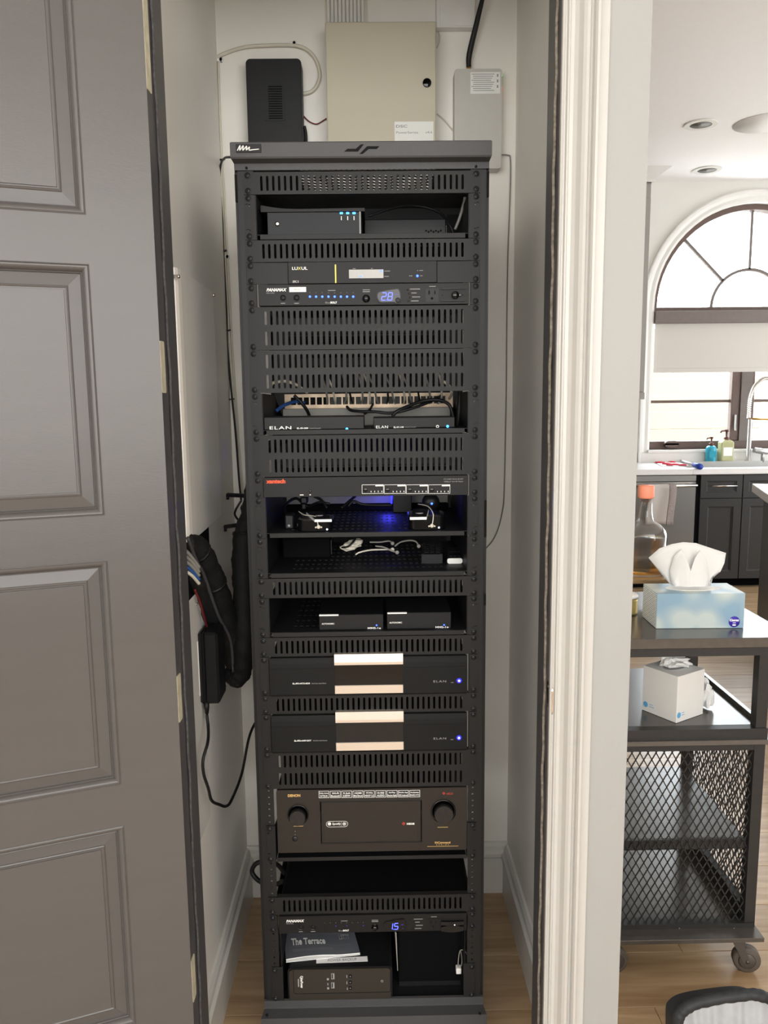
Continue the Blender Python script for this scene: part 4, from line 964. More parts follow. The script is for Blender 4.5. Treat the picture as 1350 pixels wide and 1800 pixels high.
# shelf with loose gear
zs_ = SH[17]
t = thing('power_supply', atY(560, 975, D+.16), 'long black power supply at the back left of the loose-gear shelf', 'power supply')
x0, z1 = P3(496, 944, D+.16); x1, _ = P3(580, 944, D+.16); part(MB().box(x0, x1, D+.16, D+.24, zs_+.0005, z1-.003, .003), 'body', 'void_black', t); part(MB().box(x1, x1+.004, D+.17, D+.23, zs_+.006, z1-.01, .001), 'end_cap', 'device_dark', t)
t = thing('cable_bundle', atZ(620, 968, zs_), 'crumpled off-white cable packet tied with black cord', 'cable packet')
c = atY(619, 957, D+.14); bm = bmesh.new(); bmesh.ops.create_icosphere(bm, subdivisions=3, radius=1); rr = random.Random(3)
mb = MB(); vs = []
for v in bm.verts:
    f = 1+.22*math.sin(v.co.x*5+v.co.z*4)*math.cos(v.co.y*6)+rr.uniform(-.07, .07); vs.append((c.x+v.co.x*.024*f+v.co.z*.006, c.y+v.co.y*.02*f, max(zs_+.0005, c.z-.001+v.co.z*.0125*f+v.co.x*.005)))
bm.verts.index_update(); mb.add(vs, [[v.index for v in f.verts] for f in bm.faces]); bm.free(); part(mb, 'packet', 'cable_white', t)
m = MB(); m.tube([c+Vector((-.024, -.006, -.006)), c+Vector((-.008, -.024, .000)), c+Vector((.004, -.018, .011)), c+Vector((.008, 0, .014))], .0022, 6, 4); part(m, 'cord', 'cable_black', t)
for i, (pts, m_) in enumerate((([(625, 975, D+.10), (632, 971, D+.10), (650, 967, D+.11), (675, 966, D+.12), (690, 966, D+.12)], 'cable_white'), ([(650, 953, D+.13), (668, 953, D+.13), (684, 951, D+.13), (690, 955, D+.12)], 'cable_grey'), ([(660, 960, D+.12), (675, 962, D+.11), (688, 968, D+.10), (698, 971, D+.09)], 'cable_grey'), ([(694, 960, D+.11), (704, 953, D+.12), (720, 950, D+.13), (731, 952, D+.13), (736, 960, D+.12)], 'cable_grey'))):
    P = path_px(pts); P = [Vector((p.x, p.y, max(p.z, zs_+.004))) for p in P]
    mb = MB(); mb.tube(P, .0020, 6, 5); e = P[-1]; mb.lathe([(.0042, -.002), (.0046, 0), (.0042, .004)], e, 'y', 10); tag(mb.build('emitter_lead', m_), ('white emitter lead lying from the crumpled packet to the right', 'grey emitter lead at the back middle of the loose-gear shelf', 'thin grey emitter lead ending in a bright bead in mid-shelf', 'grey emitter lead running up to the keypad remote')[i], 'wire')
# keypad remote and the second remote with a pale end
def slab_remote(px0, px1, pyf, pyb, z, h, label, m_end, keys):
    a = atZ(px0, pyf, z); b = atZ(px1, pyf, z); yF = a.y; c = atZ((px0+px1)/2, pyb, z+h); yB = min(c.y, yF+.17); sh = (c.x-(a.x+b.x)/2)
    sh = sh*(yB-yF)/max(c.y-yF, .01)
    t = thing('loose_remote', ((a.x+b.x)/2, (yF+yB)/2, z), label, 'remote control', 'loose remotes on the perforated shelf')
    w = b.x-a.x; p = lambda u, v: (a.x+w*u+sh*v, yF+(yB-yF)*v)
    m = MB(); m.prism([p(0, 0), p(1, 0), p(1, 1), p(0, 1)], z+.0004, z+h, 'z'); part(m, 'case', 'device_dark', t)
    m = MB(); m.prism(rrect(a.x, b.x, z+.0004, z+h, h*.42, 5), yF-.003, yF); part(m, 'front_end', m_end, t)
    for i in range(3):
        for j in range(keys):
            u0, v0 = .14+i*.27, .15+j*.8/keys; q = [p(u0, v0), p(u0+.19, v0), p(u0+.19, v0+.5/keys), p(u0, v0+.5/keys)]
            m = MB(); m.prism(q, z+h, z+h+.0012, 'z'); part(m, 'key', 'shelf_black', t)
slab_remote(741, 778, 991, 953, zs_, .022, 'thick black keypad remote lying right of centre on the loose-gear shelf', 'device_dark', 5)
slab_remote(786, 813, 991, 962, zs_, .013, 'black remote with a pale rounded end, rightmost on the loose-gear shelf', 'label_white', 2)

# shelf with two media servers
zs_ = SH[20]
def server(px0, px1, pyt, px_s0, px_s1, label, led, txt, txt2, Y):
    xa, xb = P3(px0, 1095, Y)[0], P3(px1, 1095, Y)[0]; zt_ = P3(640, pyt, Y)[1]
    t = thing('media_server', ((xa+xb)/2, Y+.06, zs_), label, 'media server', 'media servers')
    part(MB().box(xa, xb, Y, Y+.135, zs_+.0005, zt_, .001), 'body', 'device_dark', t)
    a, b = P3(px_s0, pyt, Y)[0], P3(px_s1, pyt, Y)[0]; part(MB().box(a, b, Y-.0012, Y+.004, zt_-.0022, zt_+.0006), 'white_strip', 'print_white', t)
    x, z = P3(*txt, Y); lettering(t, 'AUTONOMIC', x, z, Y-.0001, 'print_white', .028, .0036, bold=.0002)
    x, z = P3(*txt2, Y); lettering(t, 'MMS-1e', x, max(z, zs_+.001), Y-.0001, 'print_white', .029, .0046, bold=.0002)
    m = MB(); x, z = P3(*led, Y); lamp(m, x, z, Y, .0016); part(m, 'status_light', 'led_blue', t)
server(561, 674, 1080, 561, 595, 'left media server with a white strip along its top edge', (662, 1099), (565.5, 1098), (646.5, 1106), D+.012)
server(680, 793, 1078, 681, 715, 'right media server with a white strip along its top edge', (780.6, 1098.5), (684.5, 1096), (765.5, 1106), D+.012)

# ------------------------------------------------------------------ lower bays
zc = zu(36)-.006
t = thing('equipment_case', (XC, D+.25, zu(36)-.05), 'wide flat black case with a matt top, behind the lowest slotted vent panel', 'equipment case')
xa, xb = P3(498, 1570, D+.02)[0], P3(823, 1570, D+.02)[0]
part(MB().box(xa, xb, D+.02, D+.42, zu(37)+.002, zc, .002), 'case', 'void_black', t); part(MB().box(xa-.005, xa, D+.03, D+.40, zu(37)+.006, zc-.006), 'side_rail', 'shelf_black', t); part(MB().box(xb, xb+.005, D+.03, D+.40, zu(37)+.006, zc-.006), 'side_rail', 'shelf_black', t)
m = MB(); P = path_px([(500, 1548, D+.2), (478, 1556, D+.24), (455, 1548, D+.26), (443, 1532, D+.27), (452, 1517, D+.27), (475, 1514, D+.27), (490, 1522, D+.25), (502, 1537, D+.22)]); m.tube(P, .0062, 8, 6); tag(m.build('cable_loop', 'cable_black'), 'thick black cable loop beside the rack at the lower left', 'cable')
# floor of the rack, brackets
zfl = zb-.010
t = thing('bottom_shelf', (XC, D+.2, zfl), 'black steel base shelf inside the foot of the rack', 'shelf')
part(MB().box(XC-.2180, XC+.2180, D+.004, D+.45, zfl, zfl+.003), 'tray', 'shelf_black', t)
for s in (-1, 1):
    a, b = sorted((XC+s*.2400, XC+s*.2130)); zt_ = atY(655, 1697, D).z; part(MB().box(a, b, D-.0005, D+.0016, zb+.001, zt_, .0004), 'bracket', 'panel_black', t)
    part(MB().box(XC+s*.2165, XC+s*.2150, D+.002, D+.42, zfl, zu(38)-.002), 'side_wall', 'shelf_black', t)
    for z in (zt_-.008, zb+.0065): shared(SCREW, t, (XC+s*EAR, D-.0012, z), 'screw')
# UPS lying on its side
yu = D+.006
xa, z1 = P3(505, 1694, yu); xb, z0 = P3(690, 1749, yu); z0 = zfl+.0035; z1 = P3(600, 1699, yu)[1]
t = thing('backup_battery', ((xa+xb)/2, yu+.16, z0), 'brown-black battery backup unit lying on its side at the foot of the rack', 'battery backup')
m = MB(); m.prism(rrect(xa, xb, z0, z1, .012, 5), yu, yu+.34); part(m, 'case', 'device_dark', t)
m = MB(); m.prism(rrect(xa+.004, xb-.004, z0+.004, z1-.002, .010, 5), yu-.006, yu); part(m, 'front_bezel', 'ups_black', t)
x0, zz1 = P3(515, 1702, yu-.006); x1, zz0 = P3(687, 1744, yu-.006)
m = MB(); m.holed(rrect(x0, x1, zz0, zz1, .006, 4), [rrect(x0+.0012, x1-.0012, zz0+.0012, zz1-.0012, .005, 4)], yu-.0066, yu-.0055); part(m, 'bezel_groove', 'dark_hole', t)
ym = yu-.006
mb = MB(); x, zt_ = P3(528, 1715.5, ym); vs, fs = text_geo('CyberPower', .01, bold=.0003); w = max(v.x for v in vs); h = max(v.y for v in vs); k1, k2 = .0315/w, .0062/h
mb.add([(x+v.y*k2, ym-.0003-v.z, zt_-v.x*k1) for v in vs], fs); part(mb, 'lettering', 'label_white', t)
m = MB(); x, zt_ = P3(523.5, 1721, ym); m.box(x, x+.0028, ym-.0003, ym, zt_-.020, zt_)
for px, py0, py1, w in ((574.5, 1719.5, 1723, .0048), (575, 1735.5, 1739, .0048), (575.5, 1728, 1732, .002), (609, 1714, 1719, .0016), (609, 1725, 1730, .0018), (610, 1736, 1740, .0016)): x, za_ = P3(px, py0, ym); _, zb_ = P3(px, py1, ym); m.box(x, x+w, ym-.0003, ym, zb_, za_)
part(m, 'fine_print', 'print_grey', t)
m = MB(); x, zt_ = P3(584.5, 1726.5, ym)
for py0, py1 in ((1711, 1721), (1727, 1737)):
    a, za_ = P3(582, py0, ym); b, zb_ = P3(588, py1, ym); m.holed([(a, zb_), (b, zb_), (b, za_), (a, za_)], [[(a+.0012, zb_+.0012), (b-.0035, zb_+.0012), (b-.0035, za_-.0012), (a+.0012, za_-.0012)]], ym-.0006, ym)
part(m, 'usb_port', 'print_grey', t)
for py in (1716, 1726.5, 1736.5):
    a, za_ = P3(613, py-3, ym); b, zb_ = P3(618.5, py+3, ym); bt = part(MB().box(a, b, ym-.001, ym, zb_, za_, .0004), 'button', 'dark_hole', t); m = MB(); m.lathe([(.0013, -.0013), (.0013, 0)], ((a+b)/2, ym, (za_+zb_)/2), 'y', 8); part(m, 'button_symbol', 'print_grey', bt)
x, z = P3(671.5, 1724.5, ym); m = MB(); m.holed(circ(x, z, .0030, 14), [circ(x, z, .0019, 10)], ym-.0004, ym); part(m, 'power_mark', 'print_grey', t)
# label strip and booklet lying on the UPS
def quad_on_z(pxs, z): return [atZ(a, b, z) for a, b in pxs]
zt = z1+.0006
q = quad_on_z([(556, 1693.5), (646.5, 1690), (645.5, 1681), (556, 1686)], zt)
t = thing('label_strip', q[0], 'white paper label strip reading POWER BACKUP on the battery unit', 'label')
m = MB(); m.prism([(p.x, p.y) for p in q], zt, zt+.0004, 'z'); part(m, 'strip', 'paper_white', t)
vs, fs = text_geo('POWER BACKUP', .01); w = max(v.x for v in vs); h = max(v.y for v in vs)
def bil(q, u, v): return (q[0]*(1-u)+q[1]*u)*(1-v)+(q[3]*(1-u)+q[2]*u)*v
m = MB(); m.add([bil(q, .22+.57*v.x/w, .25+.5*v.y/h)+Vector((0, 0, .0007+v.z)) for v in vs], fs); part(m, 'lettering', 'print_grey', t)
zt = z1+.004
qb = quad_on_z([(503, 1690), (633, 1676.5), (622, 1637), (499, 1637)], zt)
# a curling cover: sits on the unit and lifts towards the back
def bcurl(u, v): 
    p = bil(qb, u, v); return Vector((p.x, p.y, zt+.004*math.sin(math.pi*min(1, u*1.4))*(1-v)+.0030*(1-v)*(1-u)))
t = thing('booklet', bil(qb, .5, .5)-Vector((0, 0, .003)), 'grey-covered manual lying askew on the battery unit, titled The Terrace', 'booklet')
NU, NV = 16, 6
def sheet(f, off, th):
    m = MB(); vs = []
    for layer in (0, th):
        for j in range(NV+1):
            for i in range(NU+1): vs.append(f(i/NU, j/NV)+Vector((0, 0, off+layer)))
    n = (NU+1)*(NV+1); fs = []
    for j in range(NV):
        for i in range(NU):
            a = j*(NU+1)+i; fs.append([a, a+1, a+NU+2, a+NU+1]); fs.append([a+n, a+NU+1+n, a+NU+2+n, a+1+n])
    for i in range(NU): fs.append([i, i+1, i+1+n, i+n]); a = NV*(NU+1)+i; fs.append([a, a+1, a+1+n, a+n])
    for j in range(NV):
        a = j*(NU+1); fs.append([a, a+NU+1, a+NU+1+n, a+n]); a += NU; fs.append([a, a+NU+1, a+NU+1+n, a+n])
    m.add(vs, fs, False); return m
part(sheet(bcurl, .0026, .0005), 'cover', 'booklet_cover', t)
part(sheet(lambda u, v: bcurl(u, v)*1.0, .0005, .002), 'pages', 'paper_white', t)
part(sheet(lambda u, v: Vector((bil(qb, u, v).x, bil(qb, u, v).y, zt)), -.0032, .0012), 'back_cover', 'paper_white', t)
def on_cover(s, u0, v0, du, dv, m_, **kw):
    vs, fs = text_geo(s, .01, **kw); w = max(v.x for v in vs); h = max(v.y for v in vs); m = MB()
    m.add([bcurl(u0+du*v.x/w, v0+dv*v.y/h)+Vector((0, 0, .0037+v.z)) for v in vs], fs); part(m, 'lettering', m_, t)
on_cover('The Terrace', .09, .44, .47, .24, 'print_white', bold=.0002); on_cover('LST7T', .76, .60, .15, .2, 'print_grey')
m = MB()
for v in (.20, .235, .27): 
    m.add([bcurl(.1+.55*i/8, v)+Vector((0, 0, .0034)) for i in range(9)]+[bcurl(.1+.55*i/8, v+.008)+Vector((0, 0, .0034)) for i in range(9)], [[i, i+1, i+10, i+9] for i in range(8)])
for v in (.37, .84, .9): 
    m.add([bcurl(.06+.85*i/20, v+.02*math.sin(i*.7))+Vector((0, 0, .0034)) for i in range(21)]+[bcurl(.06+.85*i/20, v+.006+.02*math.sin(i*.7))+Vector((0, 0, .0034)) for i in range(21)], [[i, i+1, i+22, i+21] for i in range(20)])
part(m, 'cover_lines', 'print_grey', t)
# black box standing at the right of the UPS
yq = D+.05
xa, _ = P3(700, 1700, yq); xb, _ = P3(815, 1700, yq); zq1 = zu(38)-.004
t = thing('black_equipment_box', ((xa+xb)/2, yq+.15, zfl), 'tall matt black box right of the battery unit at the foot of the rack', 'equipment box')
part(MB().box(xa, xb, yq, yq+.3, zfl+.0035, zq1, .002), 'case', 'void_black', t); part(MB().box(xa+.002, xb-.008, yq-.003, yq, zfl+.0035, P3(750, 1723, yq)[1]), 'front_ledge', 'shelf_black', t)
m = MB(); m.add([atY(694.5, 1637, D+.03), atY(697, 1640, D+.03), atY(699.5, 1706, D+.03), atY(698.5, 1707, D+.03), atY(693, 1637, D+.2), atY(695, 1640, D+.2), atY(697.5, 1680, D+.2), atY(697, 1680, D+.2)], [(0, 1, 2, 3), (4, 5, 6, 7), (0, 1, 5, 4), (1, 2, 6, 5), (2, 3, 7, 6), (3, 0, 4, 7)])
tag(m.build('paper_sheet', 'cable_grey'), 'white paper edge standing between the battery unit and the black box', 'paper')
t = thing('plug_lead', atY(806, 1713, D+.03), 'loose network plug with a thin wire hanging at the lower right', 'plug')
x, z = P3(802, 1713, D+.03); x2, z2 = P3(811, 1703, D+.03); part(MB().box(x, x2, D+.03, D+.045, z, z2, .0012), 'connector', 'white_plastic', t)
m = MB(); m.tube(path_px([(805, 1704, D+.038), (806, 1685, D+.038), (809, 1671, D+.035), (816, 1671, D+.035), (822, 1679, D+.035)]), .0014, 6, 5); part(m, 'wire', 'cable_grey', t)
m = MB(); m.tube(path_px([(809, 1704, D+.038), (812, 1690, D+.04), (810, 1672, D+.04)]), .0012, 6, 5); part(m, 'wire', 'cable_grey', t)

# ------------------------------------------------------------------ back wall of the closet
yw = CB
def bx(px0, py0, px1, py1, Y): a = atY(px0, py0, Y); b = atY(px1, py1, Y); return a.x, b.x, b.z, a.z
x0, x1, _, z1 = bx(431, 102, 529, 102, yw-.055); z0 = zc0+.05
z0 = atY(480, 262, yw-.055).z
t = thing('wall_router', ((x0+x1)/2, yw, z0), 'black wall-mounted box with a small grille, above the rack at left', 'router')
m = MB(); m.prism(rrect(x0, x1, z0, z1, .012, 5), yw-.05, yw-.001); m.prism(rrect(x0+.003, x1-.003, z0+.003, z1-.003, .010, 5), yw-.055, yw-.05); part(m, 'body', 'router_black', t)
g0, g1, gz0, gz1 = bx(462, 143.5, 500.5, 212.5, yw-.055)
m = MB(); m.prism(rrect(g0, g1, gz0, gz1, .004, 3), yw-.057, yw-.054); gr = part(m, 'grille_panel', 'router_black', t)
g0, g1, gz0, gz1 = bx(471, 150, 497, 210, yw-.057)
for i in range(14):
    z = gz0+(gz1-gz0)*(i+.2)/14; part(MB().box(g0, g1, yw-.0582, yw-.057, z, z+(gz1-gz0)/28), 'louvre', 'dark_hole', gr)
x0, x1, z0, z1 = bx(571.5, 38.5, 766.5, 262, yw-.085)
t = thing('alarm_cabinet', ((x0+x1)/2, yw, z0), 'large beige steel alarm cabinet with a round black lock on the back wall', 'cabinet')
part(MB().box(x0+.003, x1-.003, yw-.08, yw-.001, z0+.003, z1-.003), 'box', 'beige_metal', t); part(MB().box(x0, x1, yw-.085, yw-.078, z0, z1, .002), 'door', 'beige_metal', t)
m = MB(); p = atY(750.5, 146, yw-.085); m.lathe([(.0115, 0), (.0115, -.003), (.010, -.004)], p, 'y', 20); part(m, 'lock', 'gloss_black', t)
a0, a1, b0, b1 = bx(693.5, 214, 762, 250, yw-.085); b0 = z0+.002
lb_ = part(MB().box(a0, a1, yw-.0856, yw-.085, b0, b1), 'maker_label', 'label_white', t)
m = MB(); p = atY(696, 224.5, yw-.0856); put_text(m, 'DSC', p.x, p.z, yw-.0857, .030, .007, bold=.0002); p = atY(696.5, 235, yw-.0856); put_text(m, 'PowerSeries', p.x, p.z, yw-.0857, .058, .0058); put_text(m, 'v4.6', p.x+.078, p.z, yw-.0857, .018, .006); part(m, 'lettering', 'print_grey', lb_)
x0, x1, z0, z1 = bx(799, 121, 881, 296, yw-.045)
t = thing('radio_unit', ((x0+x1)/2, yw, z0), 'pale grey radio unit with a black whip antenna on the back wall', 'radio unit')
m = MB(); m.prism(rrect(x0, x1, z0, z1, .008, 4), yw-.045, yw-.001); part(m, 'body', 'grey_plastic', t)
a0, a1, b0, b1 = bx(827, 127, 879, 164.5, yw-.045); st = part(MB().box(a0, a1, yw-.0455, yw-.045, b0, b1), 'sticker', 'label_white', t)
m = MB()
for i in range(9):
    z = b1-.005-(b1-b0-.008)*i/9; m.box(a0+.003+(.004 if i % 3 else 0), a1-.016-(i % 4)*.003, yw-.0458, yw-.0455, z-.0010, z+.0006)
for i in range(3): m.box(a1-.009, a1-.005, yw-.0458, yw-.0455, b1-.012-i*.014, b1-.005-i*.014)
part(m, 'fine_print', 'print_grey', st)
for i in range(7):
    p = atY(880.5, 133.5+i*4.2, yw-.03); m = MB(); m.box(x1-.001, x1+.0022, yw-.034, yw-.026, p.z-.0018, p.z+.0018); part(m, 'status_light', 'led_green' if i == 0 else ('led_red' if i >= 5 else 'dark_hole'), t)
pa = atY(824, 119, yw-.022); pb = atY(824, 108, yw-.022)
m = MB(); m.lathe([(.006, 0), (.006, .012), (.0045, .014)], (pa.x, pa.y, z1), 'z', 12); an = part(m, 'antenna_base', 'brass', t)
m = MB(); m.tube([(pa.x, pa.y, z1+.012), atY(825, 95, yw-.024), atY(838, 40, yw-.04), atY(850, -10, yw-.055), atY(857, -40, yw-.065)], [.0066, .0078, .0072, .0058, .005], 10, 4); part(m, 'antenna', 'cable_black', an)
# white flat conduit of ten cables at the top
t = thing('cable_ribbon', atY(608, 42, yw), 'ribbed white strip of parallel cables entering above the beige cabinet', 'cable strip')
for i in range(10):
    a = atY(577.5+i*6.7, 38, yw-.012); m = MB(); m.tube([(a.x, yw-.010, a.z-.01), (a.x, yw-.010, a.z+.7)], .0042, 8); part(m, 'strand', 'white_plastic', t)
a = atY(572.5, 41, yw); b = atY(646, 41, yw); part(MB().box(a.x, b.x, yw-.006, yw-.001, a.z-.005, a.z+.7), 'backing', 'cable_white', t)
x0, x1, z0, z1 = bx(767, -60, 834, 47.5, yw-.03)
t = thing('white_junction_box', ((x0+x1)/2, yw, z0), 'white junction box at the top of the back wall, right of the beige cabinet', 'junction box')
part(MB().box(x0, x1, yw-.03, yw-.001, z0, z1, .002), 'box', 'white_plastic', t); part(MB().box(x0+.01, x1+.001, yw-.032, yw-.03, z0+.003, z1-.01, .001), 'lid', 'white_plastic', t)
def wallcable(name, pts, r, m_, label, cat='cable', off=.006):
    mb = MB(); mb.tube([atY(a, b, yw-off) for a, b in pts], r, 7, 6); return tag(mb.build(name, m_), label, cat)
wallcable('white_cable', [(377, 104), (395, 94), (430, 83), (470, 80), (517, 80), (540, 88), (555, 105), (562, 130), (557, 150), (547, 161), (533, 165)], .0048, 'cable_white', 'white cable arching over the black wall box', off=.008)
wallcable('white_cable', [(379, 104), (381, 180), (385, 260), (390, 340), (396, 470), (405, 620), (416, 780), (424, 870)], .0040, 'cable_white', 'white cable running down the left closet corner')
wallcable('white_cable', [(384, 106), (386, 180), (389, 260), (394, 340), (401, 470), (409, 620), (420, 780), (428, 870)], .0028, 'cable_white', 'thinner second white cable in the left closet corner')
wallcable('twisted_wires', [(533, 203), (543, 213), (556, 218), (568, 212), (574, 208)], .0016, 'cable_red', 'thin twisted red and black wires between the wall box and the beige cabinet', 'wires')
wallcable('white_wire', [(768, 200), (780, 210), (797, 230)], .0018, 'cable_white', 'white wire between the beige cabinet and the radio unit', 'wire')
wallcable('white_wire', [(769, 52), (773, 62), (772, 75), (768, 84)], .0018, 'cable_white', 'white wire dropping from the junction box beside the beige cabinet', 'wire')
wallcable('alarm_wire', [(882, 272), (893, 273), (897, 280), (897, 330), (893, 440), (891, 560), (890, 680), (888, 790), (886, 870), (884, 893), (877, 925), (866, 950), (848, 970)], .0020, 'cable_grey', 'thin grey wire running down the right end of the back wall', 'wire')
cable('power_adapter_lead', [(535, 222, yw-.02), (537, 232, yw-.02), (538, 246, yw-.02), (538, 262, yw-.02)], .0045, 'cable_black', 'black plug lead at the lower right of the black wall box')
for i, (px, py) in enumerate(((388, 104.5), (517, 75.5), (399.5, 451))):
    p = atY(px, py, yw-.008); t = thing('cable_clip', (p.x, yw, p.z), ('white cable clip with a black nail in the upper left corner', 'white cable clip with a black nail above the black wall box', 'white cable clip with a black nail halfway down the left corner')[i], 'cable clip', 'nailed cable clips')
    part(MB().box(p.x-.012, p.x+.006, yw-.010, yw-.001, p.z-.005, p.z+.005, .002), 'clip', 'white_plastic', t); m = MB(); m.lathe([(.0052, .009), (.0052, 0), (.004, -.002)], p, 'y', 12); part(m, 'nail', 'cable_black', t)
p = [(440, 274, yw-.27), (407, 276, yw-.25), (395, 278, yw-.12), (388, 290, yw-.03), (386, 320, yw-.015), (391, 390, yw-.012), (393, 450, yw-.012), (398, 545, yw-.012), (399, 600, yw-.012), (404, 660, yw-.012), (414, 760, yw-.012), (420, 840, yw-.012), (424, 880, yw-.012)]
cable('antenna_lead', p, .0030, 'cable_black', 'thin black cable running from the rack cap down the left closet corner')
for i, (px, py) in enumerate(((389, 281), (392.5, 441), (399.5, 581), (406, 702))):
    q_ = atY(px, py, yw-.014); m = MB(); m.box(q_.x-.006, q_.x+.006, q_.y-.005, q_.y+.005, q_.z-.002, q_.z+.002, .001); m.box(q_.x+.004, q_.x+.010, q_.y-.003, q_.y+.002, q_.z-.001, q_.z+.003); tag(m.build('cable_tie', 'cable_black'), ('uppermost', 'second highest', 'third highest', 'lowest')[i]+' black tie around the thin black corner cable', 'cable tie', 'ties on the corner cable')

# ------------------------------------------------------------------ left wall of the closet
t = thing('wiring_cover', (CL, 1.85, 1.25), 'white glossy cover of a wiring enclosure on the left closet wall', 'cover panel')
m = MB(); m.prism([(1.690, CL), (1.693, CL+.006), (1.702, CL+.010), (1.72, CL+.012), (1.76, CL+.012), (2.08, CL+.005), (2.105, CL+.004), (2.112, CL)], 1.245, 1.822, 'z')
m.v = [Vector((p.y, p.x, p.z)) for p in m.v]
part(m, 'cover', 'closet_gloss', t)
for px, py in ((311, 486), (374, 519)): p = atX(px, py, CL+(.012 if px < 340 else .005)); m = MB(); m.lathe([(.0042, -.006), (.0042, .004), (.003, .006)], p, 'x', 10); part(m, 'screw', 'chrome', t)
part(MB().box(CL, CL+.003, 1.56, 1.93, 1.10, 1.244), 'cavity_shade', 'void_black', t)  # thin raised black plate, its colour stands for the shade inside the opening
t = thing('wiring_lower_cover', (CL, 1.7, .4), 'white lower cover panel on the left closet wall under the cable opening', 'cover panel')
m = MB(); m.box(CL, CL+.004, 1.56, 1.80, .55, 1.115, .001); part(m, 'cover', 'white_gloss', t); m = MB(); p = Vector((CL+.004, 1.76, 1.09)); m.lathe([(.004, 0), (.003, .002)], p, 'x', 10); part(m, 'screw', 'chrome', t)
def sleeve(name, pts, r, label, ties):
    t = thing(name, atY(*pts[-1]), label, 'cable sleeve')
    P = path_px(pts); rr_ = r if isinstance(r, list) else [r]*len(P); P2, R2 = spline(P, rr_, 8)
    R2 = [a*(1+.05*math.sin(i*1.1)+.03*math.sin(i*2.7)) for i, a in enumerate(R2)]
    m = MB(); m.tube(P2, R2, 14); part(m, 'braided_sleeve', 'sleeve_black', t)
    for k in ties:
        i = min(len(P2)-2, int(k*len(P2))); d = (P2[i+1]-P2[i-1]).normalized()*.003; m = MB(); m.tube([P2[i]-d, P2[i]+d], R2[i]*1.1, 14); part(m, 'tie', 'device_black', t)
    return t
sleeve('cable_sleeve', [(322, 958, 1.70), (345, 965, 1.74), (365, 1000, 1.80), (385, 1050, 1.86), (400, 1100, 1.90), (410, 1150, 1.93), (420, 1185, 1.95)], [.026, .029, .030, .029, .028, .027, .022], 'thick black cable sleeve slanting down from the wall opening', (.2, .42))
sleeve('cable_sleeve', [(500, 770, 2.10), (470, 790, 2.07), (449, 825, 2.02), (444, 865, 1.99), (437, 905, 1.97), (428, 940, 1.95), (426, 990, 1.93), (427, 1040, 1.92), (428, 1100, 1.91), (427, 1150, 1.91), (424, 1180, 1.92), (415, 1192, 1.93), (402, 1180, 1.95)], [.014, .016, .018, .021, .020, .025, .027, .025, .026, .027, .026, .024, .020], 'thick black cable sleeve hanging upright beside the rack', (.42,))
sleeve('cable_sleeve', [(322, 1010, 1.72), (345, 1025, 1.76), (360, 1060, 1.82), (385, 1110, 1.90), (398, 1160, 1.95)], [.02, .024, .024, .022, .018], 'shorter black cable sleeve under the slanting one', ())
cable('control_cable', [(330, 945, 1.66), (345, 985, 1.70), (358, 1010, 1.74), (372, 1050, 1.79), (385, 1085, 1.84), (405, 1125, 1.88), (410, 1180, 1.90)], .0042, 'cable_dark', 'grey round cable running down in front of the slanting sleeve')
for i in range(5):
    cable('data_cable', [(326, 968+i*9, 1.68+.004*i), (338, 980+i*8, 1.69+.004*i), (350, 998+i*7, 1.71+.004*i)], .0042, ('cable_grey', 'cable_grey', 'cable_grey', 'cable_blue', 'cable_white')[i], ('uppermost grey cable stub', 'second grey cable stub', 'lowest grey cable stub', 'blue cable stub', 'white cable stub')[i]+' in the wall opening by the door frame')
cable('speaker_wire', [(342, 1036, 1.72), (352, 1060, 1.74), (360, 1090, 1.78), (364, 1102, 1.80)], .0026, 'cable_red', 'thin red wire behind the power brick', 'wire')
cable('speaker_wire', [(396, 1205, 1.95), (393, 1215, 1.95), (388, 1220, 1.95)], .0026, 'cable_red', 'short red wire below the hanging sleeve', 'wire')
for i, (a, b) in enumerate((((400, 870, 2.05), (440, 872, 2.0)), ((396, 926, 2.05), (425, 922, 1.99)))):
    p, q_ = atY(*a), atY(*b); m = MB(); m.tube([p, q_], .0055, 8); m.tube([p+Vector((0, 0, -.012)), p], .004, 8); tag(m.build('wall_anchor', 'cable_black'), ('upper', 'lower')[i]+' black strap arm beside the rack, at the cable sleeves', 'strap')
cable('cord_tangle', [(424, 880, 2.2), (415, 895, 2.1), (413, 905, 2.08), (420, 915, 2.06), (430, 920, 2.04)], .003, 'cable_black', 'thin black cord curling by the upper strap arm')
cable('cord_tangle', [(430, 885, 2.15), (424, 892, 2.1), (428, 902, 2.08), (436, 905, 2.05)], .0025, 'cable_black', 'short thin black cord behind the upper strap arm')
# power brick
yb0, yb1 = 1.75, 1.83; xb0, xb1 = CL+.001, atY(384, 1170, yb0).x; zb0, zb1 = atY(360, 1238, yb0).z, atY(360, 1113, yb0).z
t = thing('power_brick', (xb0, yb0, zb0), 'chunky black power brick mounted on the left closet wall', 'power brick')
xs = xb0+(xb1-xb0)*.3
part(MB().box(xb0+.004, xs-.001, yb0, yb1, zb0, zb1, .004), 'case', 'device_dark', t); part(MB().box(xs+.001, xb1, yb0-.001, yb1, zb0, zb1, .005), 'case', 'device_dark', t); part(MB().box(xs-.001, xs+.001, yb0+.002, yb1-.002, zb0+.002, zb1-.002), 'seam', 'dark_hole', t); part(MB().box(xb0, xb0+.004, yb0+.001, yb1, zb0+.02, zb1-.02), 'rating_label', 'label_white', t)
p = atY(363, 1238, yb0+.012); m = MB(); m.lathe([(.0065, .002), (.0065, -.012), (.004, -.028)], (p.x, p.y, zb0), 'z', 10); part(m, 'strain_relief', 'cable_black', t)
